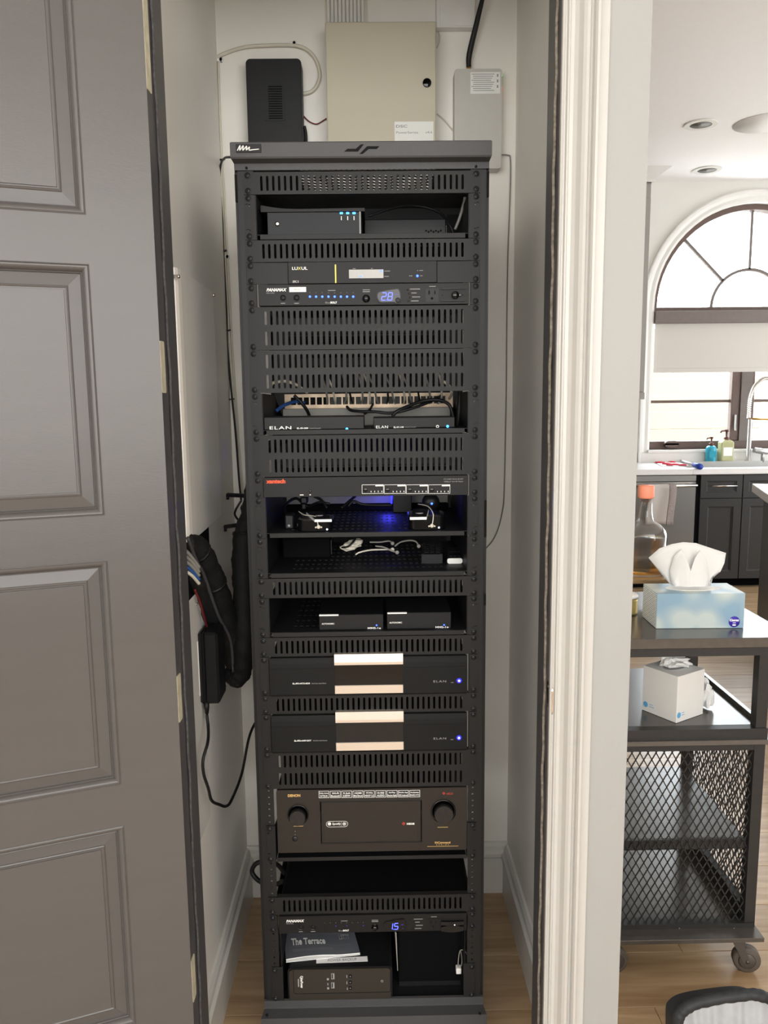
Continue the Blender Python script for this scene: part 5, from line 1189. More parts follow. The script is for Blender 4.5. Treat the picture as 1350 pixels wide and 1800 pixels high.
cable('hanging_cord', [(363.5, 1256, 1.762), (366, 1280, 1.745), (365, 1305, 1.70), (357, 1335, 1.675), (358, 1360, 1.675), (366, 1385, 1.69), (372, 1407, 1.71), (385, 1414, 1.75), (398, 1417, 1.79), (408, 1404, 1.83), (425, 1360, 1.92), (437, 1300, 1.98), (448, 1272, 2.03), (462, 1255, 2.06), (485, 1245, 2.08)], .0036, 'cable_black', 'black cord hanging from the power brick to the rack')

# ------------------------------------------------------------------ kitchen shell and window
YK = 6.2; YW = 6.85; YG = 6.95
WX = atY(1313, 538, YG).x                      # window centre
ZS = atY(1250, 541, YG).z                      # spring line of the arch
RG = WX-atY(1149, 538, YG).x                   # radius of the glass
WB = atY(1250, 788, YG).z                      # bottom of the frame
RO_ = RG+.035                                  # opening radius
def arc(cx, cz, r, a0, a1, n): return [(cx+r*math.cos(math.radians(a0+(a1-a0)*k/n)), cz+r*math.sin(math.radians(a0+(a1-a0)*k/n))) for k in range(n+1)]
hole = [(WX-RO_, WB), (WX+RO_, WB)]+arc(WX, ZS, RO_, 0, 180, 28)
m = MB(); m.holed([(-2.8, 0), (5.5, 0), (5.5, HC), (-2.8, HC)], [hole], YW, YW+.3); struct(m, 'wall_back', 'kitchen_wall')
win = thing('window_1', (WX, YG, WB), kind='structure')
def ring(mb, r0, r1, y0, y1, a0=0, a1=180, n=28, cx=None, cz=None):
    cx = WX if cx is None else cx; cz = ZS if cz is None else cz
    mb.prism(arc(cx, cz, r1, a0, a1, n)+arc(cx, cz, r0, a1, a0, n), y0, y1)
# casing on the wall
prof = [(RO_, .0), (RO_, .018), (RO_+.02, .024), (RO_+.045, .020), (RO_+.07, .030), (RO_+.09, .034), (RO_+.10, .030), (RO_+.10, 0)]
m = MB(); n = 28; vs = []; fs = []
path_a = [(-1, None)]
cols = [('s', -1)]
stations = [(WX-1, WB, 'L')]
def station(r, k):   # k along: left jamb bottom, arch, right jamb bottom
    if k == 0: return (WX-r, WB-.11)
    if k == n+2: return (WX+r, WB-.11)
    a = math.pi-math.pi*(k-1)/n; return (WX+r*math.cos(a), ZS+r*math.sin(a))
for k in range(n+3):
    for r, h in prof: x, z = station(r, k); vs.append((x, YW-h, z))
L = len(prof)
for k in range(n+2):
    for i in range(L-1): fs.append([k*L+i, k*L+i+1, (k+1)*L+i+1, (k+1)*L+i])
m.add(vs, fs); m.box(WX-RO_-.10, WX+RO_+.10, YW-.03, YW, WB-.125, WB-.02, .004); m.box(WX-RO_-.02, WX+RO_+.02, YW-.045, YW+.12, WB-.025, WB, .004)
part(m, 'casing', 'trim_white', win)
m = MB(); ring(m, RG-.01, RO_, YG-.05, YG+.05); part(m, 'arch_frame', 'window_brown', win)
m = MB(); R1 = atY(1313, 538, YG).x-atY(1249, 538, YG).x; ring(m, R1-.012, R1+.012, YG-.015, YG+.015, n=20); part(m, 'inner_arch', 'window_taupe', win)
for a in (45, 90, 135):
    c, s = math.cos(math.radians(a)), math.sin(math.radians(a)); mb = MB(); w = .011
    mb.prism([(WX+c*R1-s*w, ZS+s*R1+c*w), (WX+c*R1+s*w, ZS+s*R1-c*w), (WX+c*(RG)+s*w, ZS+s*(RG)-c*w), (WX+c*(RG)-s*w, ZS+s*(RG)+c*w)], YG-.015, YG+.015); part(mb, 'muntin', 'window_taupe', win)
z1 = ZS; z0 = atY(1250, 552, YG).z; part(MB().box(WX-RO_, WX+RO_, YG-.06, YG+.05, z0, z1), 'transom', 'window_brown', win)
for a0, a1 in ((0, 45), (45, 90), (90, 135), (135, 180)):
    m = MB(); ring(m, R1, RG, YG-.002, YG+.002, a0, a1, 10); part(m, 'pane', 'pane_glass', win)
m = MB(); m.prism(arc(WX, ZS, R1, 0, 180, 16), YG-.002, YG+.002); part(m, 'pane', 'pane_glass', win)
# casements below
zc1 = z0; xm0, xm1 = atY(1298, 700, YG).x, atY(1317, 700, YG).x
part(MB().box(xm0, xm1, YG-.05, YG+.05, WB, zc1), 'mullion', 'window_taupe', win)
part(MB().box(WX-RO_, WX+RO_, YG-.055, YG+.05, WB, atY(1200, 775, YG).z), 'bottom_rail', 'window_brown', win)
for xa, xb in ((WX-RO_, xm0), (xm1, WX+RO_)):
    zb_ = atY(1200, 775, YG).z; sw = .075
    for a, b in ((xa, xa+.03), (xb-sw, xb)) if xa < xm0 else ((xa, xa+.03), (xb-.03, xb)): part(MB().box(a, b, YG-.035, YG+.03, zb_, zc1, .006), 'sash_stile', 'window_brown', win)
    zm = atY(1220, 705.5, YG).z; part(MB().box(xa, xb, YG-.012, YG+.012, zm-.012, zm+.012), 'muntin', 'window_brown', win)
    for a, b in ((zb_, zm), (zm, zc1)): part(MB().box(xa+.01, xb-.01, YG-.002, YG+.002, a, b), 'pane', 'pane_glass', win)
p0, p1 = atY(1165, 786, YG-.055), atY(1190.5, 774.5, YG-.055); m = MB(); m.prism(rrect(p0.x, p1.x, p0.z, p1.z, .035, 6), YG-.10, YG-.055); part(m, 'crank_cover', 'window_brown', win)
p = atY(1292.5, 745, YG-.05); m = MB(); m.tube([p+Vector((0, 0, .08)), p, p+Vector((-.004, -.02, -.06))], .008, 8, 4); part(m, 'latch', 'steel', win)
# roller shade
t = thing('roller_shade', (WX, YG-.09, atY(1250, 654, YG-.09).z), 'taupe roller shade half drawn over the casement windows', 'roller shade')
za, zb_, zc_ = atY(1250, 546.5, YG-.09).z, atY(1250, 568.5, YG-.09).z, atY(1250, 653, YG-.09).z
part(MB().box(WX-RO_+.005, WX+RO_-.005, YG-.14, YG-.062, zb_, za, .004), 'fascia', 'window_taupe', t)
part(MB().box(WX-RO_+.02, WX+RO_-.02, YG-.092, YG-.089, zc_, zb_), 'fabric', 'shade_fabric', t)
part(MB().box(WX-RO_+.02, WX+RO_-.02, YG-.098, YG-.083, zc_-.006, zc_+.03, .004), 'hem_bar', 'shade_fabric', t)
# neighbouring wall outside
t = thing('neighbour_wall', (WX, 10.6, 0), 'cream sunlit lap-sided wall outside the lower kitchen window', 'exterior wall')
for i in range(11): part(MB().box(0.5, 8.0, 10.6, 10.7, i*.22, i*.22+.2165), 'board', 'siding', t)
tag(struct(MB().box(-6, 14, 7.25, 16, -.3, -.12), 'ground_outside', 'stone_white'))
# ceiling fittings
def can(px, py, r, label, grille=False):
    p = atZ(px, py, HC); t = thing('ceiling_speaker' if grille else 'recessed_light', (p.x, p.y, HC-.01), label, 'ceiling speaker' if grille else 'ceiling light', None if grille else 'recessed ceiling lights')
    if grille:
        m = MB(); m.lathe([(r, -.006), (r, 0)], (p.x, p.y, HC), 'z', 32); part(m, 'grille', 'ceiling_paint', t); m = MB(); m.lathe([(r*1.04, -.003), (r*1.04, 0)], (p.x, p.y, HC), 'z', 32); part(m, 'rim', 'trim_white', t); return
    m = MB(); o = circ(p.x, p.y, r, 28); m.holed(o, [circ(p.x, p.y, r*.66, 28)], HC-.008, HC-.001, 'z'); part(m, 'trim_ring', 'trim_white', t)
    m = MB(); m.lathe([(r*.66, -.005), (r*.5, .0)], (p.x, p.y, HC-.001), 'z', 24); part(m, 'baffle', 'cable_grey', t)
can(1232, 218, .105, 'recessed ceiling light nearer the room, left of the round speaker'); can(1243, 298, .11, 'recessed ceiling light close to the arched window'); can(1345, 216, .19, 'flush round ceiling speaker at the right edge', True)
# upper cabinet with crown
p = atY(1146, 320, 6.5); q_ = atY(1128, 702, 6.5); xr_c = atY(1143.5, 400, 6.5).x
t = thing('wall_cabinet', (xr_c-.3, 6.5, q_.z), 'tall grey wall cabinet with white crown moulding, left of the arched window', 'cabinet')
part(MB().box(xr_c-.55, xr_c, 6.52, YW-.001, q_.z, p.z), 'carcass', 'cabinet_upper', t)
part(MB().box(xr_c-.52, xr_c-.004, 6.5, 6.52, q_.z+.06, p.z-.12, .003), 'door', 'cabinet_upper', t)
part(MB().box(xr_c-.55, xr_c, 6.5, 6.52, q_.z, q_.z+.055), 'bottom_rail', 'cabinet_upper', t)
cz0, cz1 = p.z, atY(1160, 289, 6.5).z; dxx = atY(1181, 289, 6.5).x-xr_c
prof = [(0, 0), (.012, 0), (.016, .03), (.05, .10), (.09, .16), (.10, .18), (.115, .185), (.115, .22), (.13, .225), (.13, .26)]
kx, kz = dxx/.13, (cz1-cz0)/.26; vs = []; fs = []
for o, h in prof: vs += [(xr_c-.6, 6.5-o*kx, cz0+h*kz), (xr_c+o*kx, 6.5-o*kx, cz0+h*kz), (xr_c+o*kx, YW, cz0+h*kz)]
for i in range(len(prof)-1): fs += [[i*3, i*3+1, i*3+4, i*3+3], [i*3+1, i*3+2, i*3+5, i*3+4]]
k = len(prof)-1; fs.append([k*3, k*3+1, k*3+2]); m = MB(); m.add(vs, fs); part(m, 'crown', 'trim_white', t)
# worktop and base units
ZC1, ZC0 = atY(1250, 824, YK-.02).z, atY(1250, 834, YK-.02).z
t = thing('worktop', (3.2, YK, ZC0), 'white stone worktop running under the kitchen window', 'worktop')
SX0, SX1 = atY(1208, 815, YK+.1).x, 4.4
part(MB().box(atY(1221.5, 900, YK).x-.62, SX0, YK-.02, YW-.001, ZC0, ZC1, .003), 'slab', 'stone_white', t); part(MB().box(SX0, SX1+.3, YK-.02, YK+.1, ZC0, ZC1, .003), 'slab', 'stone_white', t); part(MB().box(SX0, SX1+.3, YK+.53, YW-.001, ZC0, ZC1, .003), 'slab', 'stone_white', t)
t = thing('kitchen_sink', ((SX0+SX1)/2, YK+.3, ZC0-.18), 'stainless undermount sink set in the white worktop', 'sink')
part(MB().box(SX0, SX1, YK+.1, YK+.53, ZC0-.03, ZC0-.026), 'basin_floor', 'steel', t); part(MB().box(SX0, SX1, YK+.525, YK+.53, ZC0-.026, ZC1+.012), 'rear_wall', 'steel', t); part(MB().box(SX0, SX1, YK+.1, YK+.105, ZC0-.026, ZC0), 'front_wall', 'steel', t); part(MB().box(SX0, SX0+.005, YK+.105, YK+.525, ZC0-.026, ZC1), 'side_wall', 'steel', t)
def base_unit(x0, x1, label, flip):
    t = thing('base_cabinet', ((x0+x1)/2, YK+.3, 0), label, 'cabinet', 'grey base cabinets')
    zt_ = ZC0-.004; zd = atY(1260, 876, YK).z; zl = atY(1260, 1018, YK).z
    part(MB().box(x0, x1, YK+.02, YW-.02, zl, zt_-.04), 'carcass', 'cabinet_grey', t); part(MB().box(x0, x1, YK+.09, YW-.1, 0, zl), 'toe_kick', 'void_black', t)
    for a, b, nm in ((zd+.004, zt_-.006, 'drawer'), (zl+.004, zd-.004, 'door')):
        fw = .062 if nm == 'door' else .045; o = [(x0+.004, a), (x1-.004, a), (x1-.004, b), (x0+.004, b)]
        m = MB(); m.holed(o, [[(x0+.004+fw, a+fw), (x1-.004-fw, a+fw), (x1-.004-fw, b-fw), (x0+.004+fw, b-fw)]], YK, YK+.02); f = part(m, nm, 'cabinet_grey', t)
        m = MB(); rr_ = []
        xs0, xs1 = x0+.004+fw, x1-.004-fw
        for ins, dd in ((0, 0), (.006, .006), (.012, .007), (.014, .011)): rr_ += [(xs0+ins, YK+dd, a+fw+ins), (xs1-ins, YK+dd, a+fw+ins), (xs1-ins, YK+dd, b-fw-ins), (xs0+ins, YK+dd, b-fw-ins)]
        m.add(rr_, [[i*4+k, i*4+(k+1) % 4, i*4+4+(k+1) % 4, i*4+4+k] for i in range(3) for k in range(4)]+[[12, 13, 14, 15]]); part(m, 'recessed_panel', 'cabinet_grey', f)
        if nm == 'drawer':
            zz_ = (a+b)/2+.008; m = MB(); m.tube([(x0+.08, YK-.03, zz_), (x1-.06, YK-.03, zz_)], .006, 8); m.tube([(x0+.10, YK-.03, zz_), (x0+.10, YK, zz_)], .005, 8); m.tube([(x1-.08, YK-.03, zz_), (x1-.08, YK, zz_)], .005, 8); part(m, 'pull', 'chrome', f)
        else:
            m = MB(); xk = x1-.03 if flip else x0+.03; m.lathe([(.004, 0), (.004, -.02), (.014, -.024), (.012, -.034)], (xk, YK, a+(b-a)*.36), 'y', 12)
            if flip: part(m, 'knob', 'chrome', f)
xc = [atY(1229, 900, YK).x, atY(1303.5, 900, YK).x]
base_unit(xc[0], xc[1], 'grey base cabinet with drawer and door, right beside the dishwasher', False)
base_unit(xc[1], xc[1]+(xc[1]-xc[0])+.05, 'grey base cabinet under the faucet, partly behind the island', True)
xd1 = atY(1221.5, 900, YK).x; part_x = xc[0]
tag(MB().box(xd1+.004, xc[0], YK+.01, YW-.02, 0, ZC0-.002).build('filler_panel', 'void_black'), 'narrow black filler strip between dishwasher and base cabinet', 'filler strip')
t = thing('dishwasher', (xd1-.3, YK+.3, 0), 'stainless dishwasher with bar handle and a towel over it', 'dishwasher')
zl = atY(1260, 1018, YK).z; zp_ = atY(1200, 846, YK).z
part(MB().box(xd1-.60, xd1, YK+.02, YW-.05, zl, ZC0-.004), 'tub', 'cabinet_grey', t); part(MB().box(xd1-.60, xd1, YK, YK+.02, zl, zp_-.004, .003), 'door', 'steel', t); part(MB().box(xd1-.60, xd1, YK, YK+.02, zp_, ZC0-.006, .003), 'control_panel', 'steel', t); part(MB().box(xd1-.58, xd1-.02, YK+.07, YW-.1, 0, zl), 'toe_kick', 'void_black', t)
zh = atY(1200, 853.5, YK-.05).z; m = MB(); m.tube([(xd1-.56, YK-.055, zh), (xd1-.015, YK-.055, zh)], .013, 10); m.tube([(xd1-.06, YK-.055, zh), (xd1-.06, YK, zh)], .009, 8); m.tube([(xd1-.54, YK-.055, zh), (xd1-.54, YK, zh)], .009, 8); part(m, 'handle', 'chrome', t)
# towel over the handle
a = atY(1139, 880, YK-.07).x; b = atY(1186, 880, YK-.07).x; zt_ = zh+.016; zb_ = atY(1165, 923, YK-.075).z
t = thing('tea_towel', ((a+b)/2, YK-.06, zb_), 'pale grey tea towel with a lettered hem hanging on the dishwasher handle', 'towel')
def towel(u0, u1, v_end, m_, nm, off=0):
    m = MB(); nu, nv = 10, 12; vs = []
    for lay in (0, .004):
        for j in range(nv+1):
            v = j/nv
            for i in range(nu+1):
                u = u0+(u1-u0)*i/nu; x = a+(b-a)*u-.02*v*(1-u)*.6+.008*math.sin(v*5)
                if v < .2: th = math.pi*(v/.2); yy = YK-.055+.018*math.cos(th); z = zh+.016*math.sin(th)
                else: yy = YK-.074-.006*math.sin(u*9+v*2)-.004*v; z = zh-(zh-zb_*1.0)*((v-.2)/.8)*v_end
                vs.append((x, yy-lay-off, z))
    n_ = (nu+1)*(nv+1); fs = []
    for j in range(nv):
        for i in range(nu): q0 = j*(nu+1)+i; fs += [[q0, q0+1, q0+nu+2, q0+nu+1], [q0+n_, q0+nu+1+n_, q0+nu+2+n_, q0+1+n_]]
    for i in range(nu): fs.append([i, i+1, i+1+n_, i+n_]); q0 = nv*(nu+1)+i; fs.append([q0, q0+1, q0+1+n_, q0+n_])
    for j in range(nv): q0 = j*(nu+1); fs.append([q0, q0+nu+1, q0+nu+1+n_, q0+n_]); q0 += nu; fs.append([q0, q0+nu+1, q0+nu+1+n_, q0+n_])
    m.add(vs, fs, True); part(m, nm, m_, t)
towel(0, .78, .97, 'towel', 'cloth'); towel(.74, 1, 1.0, 'towel_band', 'hem_band', .002)
# things on the worktop
def bottle(px0, px1, pyb, pyt, Y, label, mliq, square):
    xa, xb = atY(px0, 800, Y).x, atY(px1, 800, Y).x; z0 = ZC1; h = atY(px0, pyt, Y).z-z0; c = ((xa+xb)/2, Y, z0); r = (xb-xa)/2
    t = thing('soap_bottle', c, label, 'soap bottle', 'soap bottles by the sink'); m = MB()
    hb = h*.66
    if square:
        o = rrect(xa, xb, Y-r*.8, Y+r*.8, r*.25, 3); nn = len(o); lv = [(z0, .95), (z0+.005, 1), (z0+hb*.92, 1), (z0+hb, .75), (z0+hb*1.06, .35)]
        vs = [(c[0]+(p-c[0])*k, c[1]+(q-c[1])*k, z) for z, k in lv for p, q in o]; m.add(vs, [[i*nn+j, i*nn+(j+1) % nn, (i+1)*nn+(j+1) % nn, (i+1)*nn+j] for i in range(4) for j in range(nn)]+[list(range(nn)), list(range(4*nn, 5*nn))])
    else: m.lathe([(r*.95, 0), (r, .006), (r, hb*.86), (r*.8, hb*.96), (r*.4, hb)], c, 'z', 20)
    part(m, 'body', mliq, t)
    m = MB(); m.lathe([(r*.42, hb), (r*.42, hb+h*.1), (r*.15, hb+h*.11), (r*.15, h*.93), (r*.3, h*.93), (r*.3, h)], c, 'z', 14); m.tube([(c[0], Y, z0+h*.97), (c[0]-r*.9, Y-.01, z0+h*.95), (c[0]-r, Y-.01, z0+h*.9)], r*.14, 6); part(m, 'pump', 'pump_brown', t)
    m = MB(); m.box(c[0]-r*.7, c[0]+r*.7, Y-r*(1.0 if not square else .81), Y-r*.78, z0+hb*.3, z0+hb*.7, .001); part(m, 'label_patch', 'label_white' if square else mliq, t)
bottle(1240.5, 1258.5, 810, 768, YK+.57, 'round teal soap bottle with a pump, left of the faucet', 'teal_soap', False)
bottle(1264, 1286.5, 808, 755, YK+.58, 'square yellow-green soap bottle with a pump, beside the faucet', 'lime_soap', True)
p = atZ(1315.5, 811, ZC1)
yf_ = YK+.56; x = atY(1315.5, 800, yf_).x
t = thing('kitchen_faucet', (x, yf_, ZC1), 'spring-neck chrome faucet behind the sink', 'faucet')
m = MB(); m.lathe([(.030, 0), (.030, .01), (.018, .02), (.016, .36), (.012, .37)], (x, yf_, ZC1), 'z', 14); part(m, 'post', 'steel', t)
pt = [atY(1316, 735, yf_), atY(1318, 705, yf_), atY(1325, 682, yf_), atY(1338, 668, yf_), atY(1352, 666, yf_), atY(1366, 676, yf_-.02), atY(1374, 700, yf_-.04)]
P, R_ = spline(pt, [.014]*len(pt), 12); m = MB(); m.tube(P, .009, 8); part(m, 'neck', 'chrome', t)
coil = []
for i in range(len(P)*6):
    k = i/6; i0 = min(int(k), len(P)-2); f = k-i0; c = P[i0].lerp(P[i0+1], min(f, 1)); d = (P[i0+1]-P[i0]).normalized(); s1_ = Vector((0, 1, 0)); s2_ = d.cross(s1_).normalized(); a_ = 2*math.pi*i/8; coil.append(c+(s1_*math.cos(a_)+s2_*math.sin(a_))*.015)
m = MB(); m.tube(coil, .0035, 5); part(m, 'spring', 'chrome', t)
m = MB(); m.tube([atY(1317, 736, yf_), atY(1374, 738, yf_-.04)], .008, 8); part(m, 'support_arm', 'brass', t)
p = atY(1337, 795, yf_-.02); t2 = thing('sink_sprayer', (p.x, p.y, ZC1), 'brushed steel side handle lying right of the faucet', 'sprayer'); m = MB(); m.tube([(p.x-.06, p.y, p.z+.02), (p.x, p.y, p.z+.01), (p.x+.10, p.y, p.z-.01)], [.022, .026, .014], 10, 4); part(m, 'handle', 'steel', t2); m = MB(); m.lathe([(.016, 0), (.016, .05), (.014, p.z-ZC1)], (p.x+.02, p.y, ZC1), 'z', 10); part(m, 'stem', 'steel', t2)
pz = [atZ(a, b, ZC1) for a, b in ((1149, 811), (1186, 812), (1210, 819), (1162, 820))]
t = thing('paper_towel_sheet', pz[0], 'white paper sheet with red splotches on the worktop', 'paper'); m = MB(); m.prism([(p.x, p.y) for p in pz], ZC1+.001, ZC1+.006, 'z'); part(m, 'sheet', 'paper_white', t)
for px, py, r in ((1160, 813.5, .045), (1172, 816, .04), (1181, 812.8, .035), (1186, 817, .045), (1200, 818, .035), (1177, 818, .03)): p = atZ(px, py, ZC1+.006); m = MB(); m.lathe([(r, 0), (r*.9, .008), (r*.3, .012)], (p.x, p.y, ZC1+.006), 'z', 10); part(m, 'splotch', 'cloth_red', t)
pa, pb, pc = atZ(1196, 809.5, ZC1+.012), atZ(1220, 817, ZC1+.012), atZ(1231, 820.5, ZC1+.02)
t = thing('dish_brush', pa, 'white-handled dish brush with a blue head on the worktop', 'brush'); m = MB(); m.tube([pa, pb], [.012, .010], 8); part(m, 'handle', 'white_plastic', t); m = MB(); m.tube([pb, pc], [.018, .024], 8); part(m, 'head', 'brush_blue', t)
p = atZ(1215, 811, ZC1); t = thing('sponge_roll', (p.x, p.y, ZC1), 'small beige scrubber beside the dish brush', 'scrubber'); m = MB(); m.lathe([(.03, 0), (.036, .015), (.03, .04), (.015, .05)], (p.x, p.y, ZC1), 'z', 14); part(m, 'body', 'cable_white', t); m = MB(); m.lathe([(.012, .05), (.012, .06)], (p.x, p.y, ZC1), 'z', 10); part(m, 'knob', 'cable_white', t)
# island corner
zi = .96; i0 = atZ(1322, 850, zi); i1 = atZ(1350, 869, zi); d = (i1-i0); d.z = 0; d.normalize(); nrm = Vector((-d.y, d.x, 0)); nrm = nrm if nrm.x > 0 else -nrm
Ti = Matrix(((d.x, nrm.x, 0, i0.x), (d.y, nrm.y, 0, i0.y), (0, 0, 1, 0), (0, 0, 0, 1)))
t = thing('kitchen_island', (i0.x, i0.y, 0), 'corner of the white-topped dark kitchen island at the right edge', 'island')
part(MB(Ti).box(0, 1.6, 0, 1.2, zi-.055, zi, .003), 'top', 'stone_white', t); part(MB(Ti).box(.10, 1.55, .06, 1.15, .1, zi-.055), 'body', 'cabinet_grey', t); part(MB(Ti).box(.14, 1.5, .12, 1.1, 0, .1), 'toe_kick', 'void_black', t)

# ------------------------------------------------------------------ bar cart
ZTOP = .935; CF = 1.935; CBK = 2.43; XR = 1.073; XLc = .52; PX0, PX1 = .945, .985
PX1 = atY(1348, 1200, CF+.02).x; PX0 = atY(1329, 1200, CF+.02).x
cart = thing('bar_cart', ((XLc+XR)/2, (CF+CBK)/2, 0), 'dark metal bar cart on casters with diamond mesh sides', 'cart')
zlow = atY(1200, 1141, CF).z; part(MB().box(XLc, XR, CF, CBK, zlow, ZTOP, .002), 'top_board', 'cart_metal', cart)
zf = atY(1200, 1152, CF+.015).z; part(MB().box(XLc+.03, PX1, CF+.005, CF+.035, zf, zlow), 'upper_rail', 'cart_dark', cart); part(MB().box(PX0, PX1, CF+.035, CBK-.02, zf, zlow), 'upper_rail', 'cart_dark', cart); part(MB().box(XLc+.03, PX1, CBK-.04, CBK-.02, zf, zlow), 'upper_rail', 'cart_dark', cart)
zsh1 = atY(1200, 1281, CF+.01).z; zsh0 = atY(1200, 1301, CF+.01).z
part(MB().box(XLc+.02, PX1, CF+.03, CBK-.02, zsh1-.006, zsh1, .001), 'upper_shelf', 'cart_metal', cart); part(MB().box(XLc+.02, PX1+.002, CF+.004, CF+.029, zsh0, zsh1), 'shelf_rail', 'cart_dark', cart)
part(MB().box(PX1-.012, PX1, CF+.03, CBK-.02, zsh1, zsh1+.012), 'shelf_edge', 'cart_metal', cart)
zm1 = atY(1200, 1303, CF-.005).z; zm0 = atY(1200, 1311.5, CF-.005).z; part(MB().box(XLc, PX1+.015, CF-.005, CBK, zm0, zm1, .001), 'frame_flange', 'cart_metal', cart)
zlr = atY(1200, 1320, CF+.01).z; part(MB().box(XLc+.05, PX0, CF+.009, CF+.029, zlr, zm0), 'mesh_rail', 'cart_dark', cart)
zt2 = atY(1200, 1652, CF-.03).z; zt1 = atY(1200, 1645, CF-.04).z
ztr = .125; part(MB().box(XLc, atZ(1346, 1652, ztr).x, CF-.04, CBK+.03, ztr-.012, ztr, .001), 'bottom_tray', 'cart_metal', cart)
zbr = atY(1200, 1624, CF+.006).z; part(MB().box(XLc+.02, PX1-.002, CF+.004, CF+.029, ztr, zbr), 'bottom_rail', 'cart_dark', cart)
for yy in (CF+.008, CBK-.045):
    part(MB().box(PX0, PX1, yy, yy+.03, ztr, zf), 'post', 'cart_dark', cart); part(MB().box(XLc+.02, XLc+.05, yy, yy+.03, ztr, zf), 'post', 'cart_dark', cart)
zmid = atY(1200, 1491, CF+.03).z; zmi1 = atY(1200, 1474, CF+.03).z
part(MB().box(XLc+.03, PX0-.002, CF+.032, CBK-.05, zmi1-.006, zmi1, .001), 'middle_shelf', 'cart_metal', cart); part(MB().box(XLc+.03, PX0, CF+.024, CF+.031, zmid, zmi1), 'shelf_rail', 'cart_dark', cart)
part(MB().box(PX0, PX1-.008, CF+.04, CBK-.05, ztr, ztr+.05), 'side_rail', 'cart_dark', cart)
def dmesh(u0, u1, v0, v1, pu, pv, put, r=.0011):
    mb = MB(); segs = []
    n_ = int((u1-u0)/pu)+int((v1-v0)/pv)+2
    for sgn in (1, -1):
        for k in range(-n_, n_):
            # line u = uk + sgn*(v-v0)*pu/pv
            uk = u0+k*pu; pts = []
            va, vb = v0, v1; sl = sgn*pu/pv
            def uu(v): return uk+sl*(v-v0)
            lo, hi = v0, v1
            if sl > 0: lo = max(lo, v0+(u0-uk)/sl); hi = min(hi, v0+(u1-uk)/sl)
            else: lo = max(lo, v0+(u1-uk)/sl); hi = min(hi, v0+(u0-uk)/sl)
            if hi-lo > .004: segs.append(((uu(lo), lo), (uu(hi), hi)))
    for p, q_ in segs:
        d = Vector((q_[0]-p[0], q_[1]-p[1])).normalized(); nn = Vector((-d.y, d.x))*r*1.3
        c = [(p[0]+nn.x, p[1]+nn.y), (p[0]-nn.x, p[1]-nn.y), (q_[0]-nn.x, q_[1]-nn.y), (q_[0]+nn.x, q_[1]+nn.y)]
        vs = [put(a, b, -r) for a, b in c]+[put(a, b, r) for a, b in c]; mb.add(vs, [(0, 1, 2, 3), (7, 6, 5, 4), (0, 1, 5, 4), (1, 2, 6, 5), (2, 3, 7, 6), (3, 0, 4, 7)])
    return mb
pu = (atY(1200, 1500, CF).x-atY(1186, 1500, CF).x); pv = atY(1200, 1476, CF).z-atY(1200, 1500, CF).z
part(dmesh(XLc+.03, PX0, ztr+.01, zm0, pu, pv, lambda a, b, o: (a, CF+.018+o, b)), 'front_mesh', 'cart_dark', cart, kind='stuff')
part(dmesh(CF+.03, CBK-.02, ztr+.01, zm0, pu, pv, lambda a, b, o: (PX1-.006+o, a, b)), 'side_mesh', 'cart_dark', cart, kind='stuff')
part(dmesh(CF+.03, CBK-.02, ztr+.01, zm0, pu, pv, lambda a, b, o: (XLc+.035+o, a, b)), 'side_mesh', 'cart_dark', cart, kind='stuff')
for px, py in ((1194, 1632), (1290, 1632)): p = atY(px, py, CF+.004); m = MB(); m.lathe([(.004, 0), (.0034, -.002), (.0015, -.003)], p, 'y', 10); part(m, 'rivet', 'cart_metal', cart)
def caster(x, yy, rot):
    T = Matrix.Translation((x, yy, 0)) @ Matrix.Rotation(math.radians(rot), 4, 'Z')
    R_ = .036; m = MB(T); m.lathe([(R_*.85, -.013), (R_, -.010), (R_, .010), (R_*.85, .013)], (-.0, 0, R_), 'y', 24); w = part(m, 'wheel', 'caster_rubber', cart)
    m = MB(T); m.lathe([(R_*.62, -.0145), (R_*.55, -.0155)], (0, 0, R_), 'y', 18); part(m, 'hub', 'cart_metal', w)
    m = MB(T)
    for s in (-1, 1): m.prism([(-.034, .096), (-.014, .096), (.009, .030), (.000, .026), (-.010, .032), (-.040, .090)], s*.0165-.0012, s*.0165+.0012, 'y')
    m.box(-.040, -.008, -.018, .018, .090, .100); m.lathe([(.012, 0), (.012, .016)], (-.024, 0, .098), 'z', 12); m.lathe([(.005, -.02), (.005, .02)], (0, 0, R_), 'y', 10)
    part(m, 'caster_fork', 'cart_metal', cart)
pw = atZ(1316, 1714, 0); caster(pw.x, pw.y+.02, -12); pw2 = atZ(1083, 1716, 0); caster(pw2.x, pw2.y+.02, 10); caster(pw.x, CBK-.06, 30); caster(pw2.x, CBK-.06, -20)

# things on the cart
zt = ZTOP+.0006
a = atZ(1153, 1105, zt); b = atZ(1307, 1104, zt); c = atZ(1123, 1081, zt)
dx = (b-a).normalized(); wb_ = (b-a).length; ddy = Vector((-dx.y, dx.x, 0)); dep = .118
Tt = Matrix(((dx.x, ddy.x, 0, a.x), (dx.y, ddy.y, 0, a.y), (0, 0, 1, zt), (0, 0, 0, 1))); hb = (atY(1155, 1044, a.y).z-zt)
t = thing('tissue_box', (Tt @ Vector((wb_/2, dep/2, 0))), 'wide pale blue tissue box with a raised tissue on top of the cart', 'tissue box')
m = MB(Tt); m.box(0, wb_, 0, dep, 0, hb, .0008); part(m, 'carton', 'carton_print', t)
m = MB(Tt); m.box(-.0004, .0, .003, dep-.003, .002, hb-.002); part(m, 'side_print', 'carton_basket', t)
m = MB(Tt); m.prism([(wb_/2+.075*math.cos(k*math.pi/12), dep/2+.03*math.sin(k*math.pi/12)) for k in range(24)], hb, hb+.0006, 'z'); part(m, 'opening', 'print_white', t)
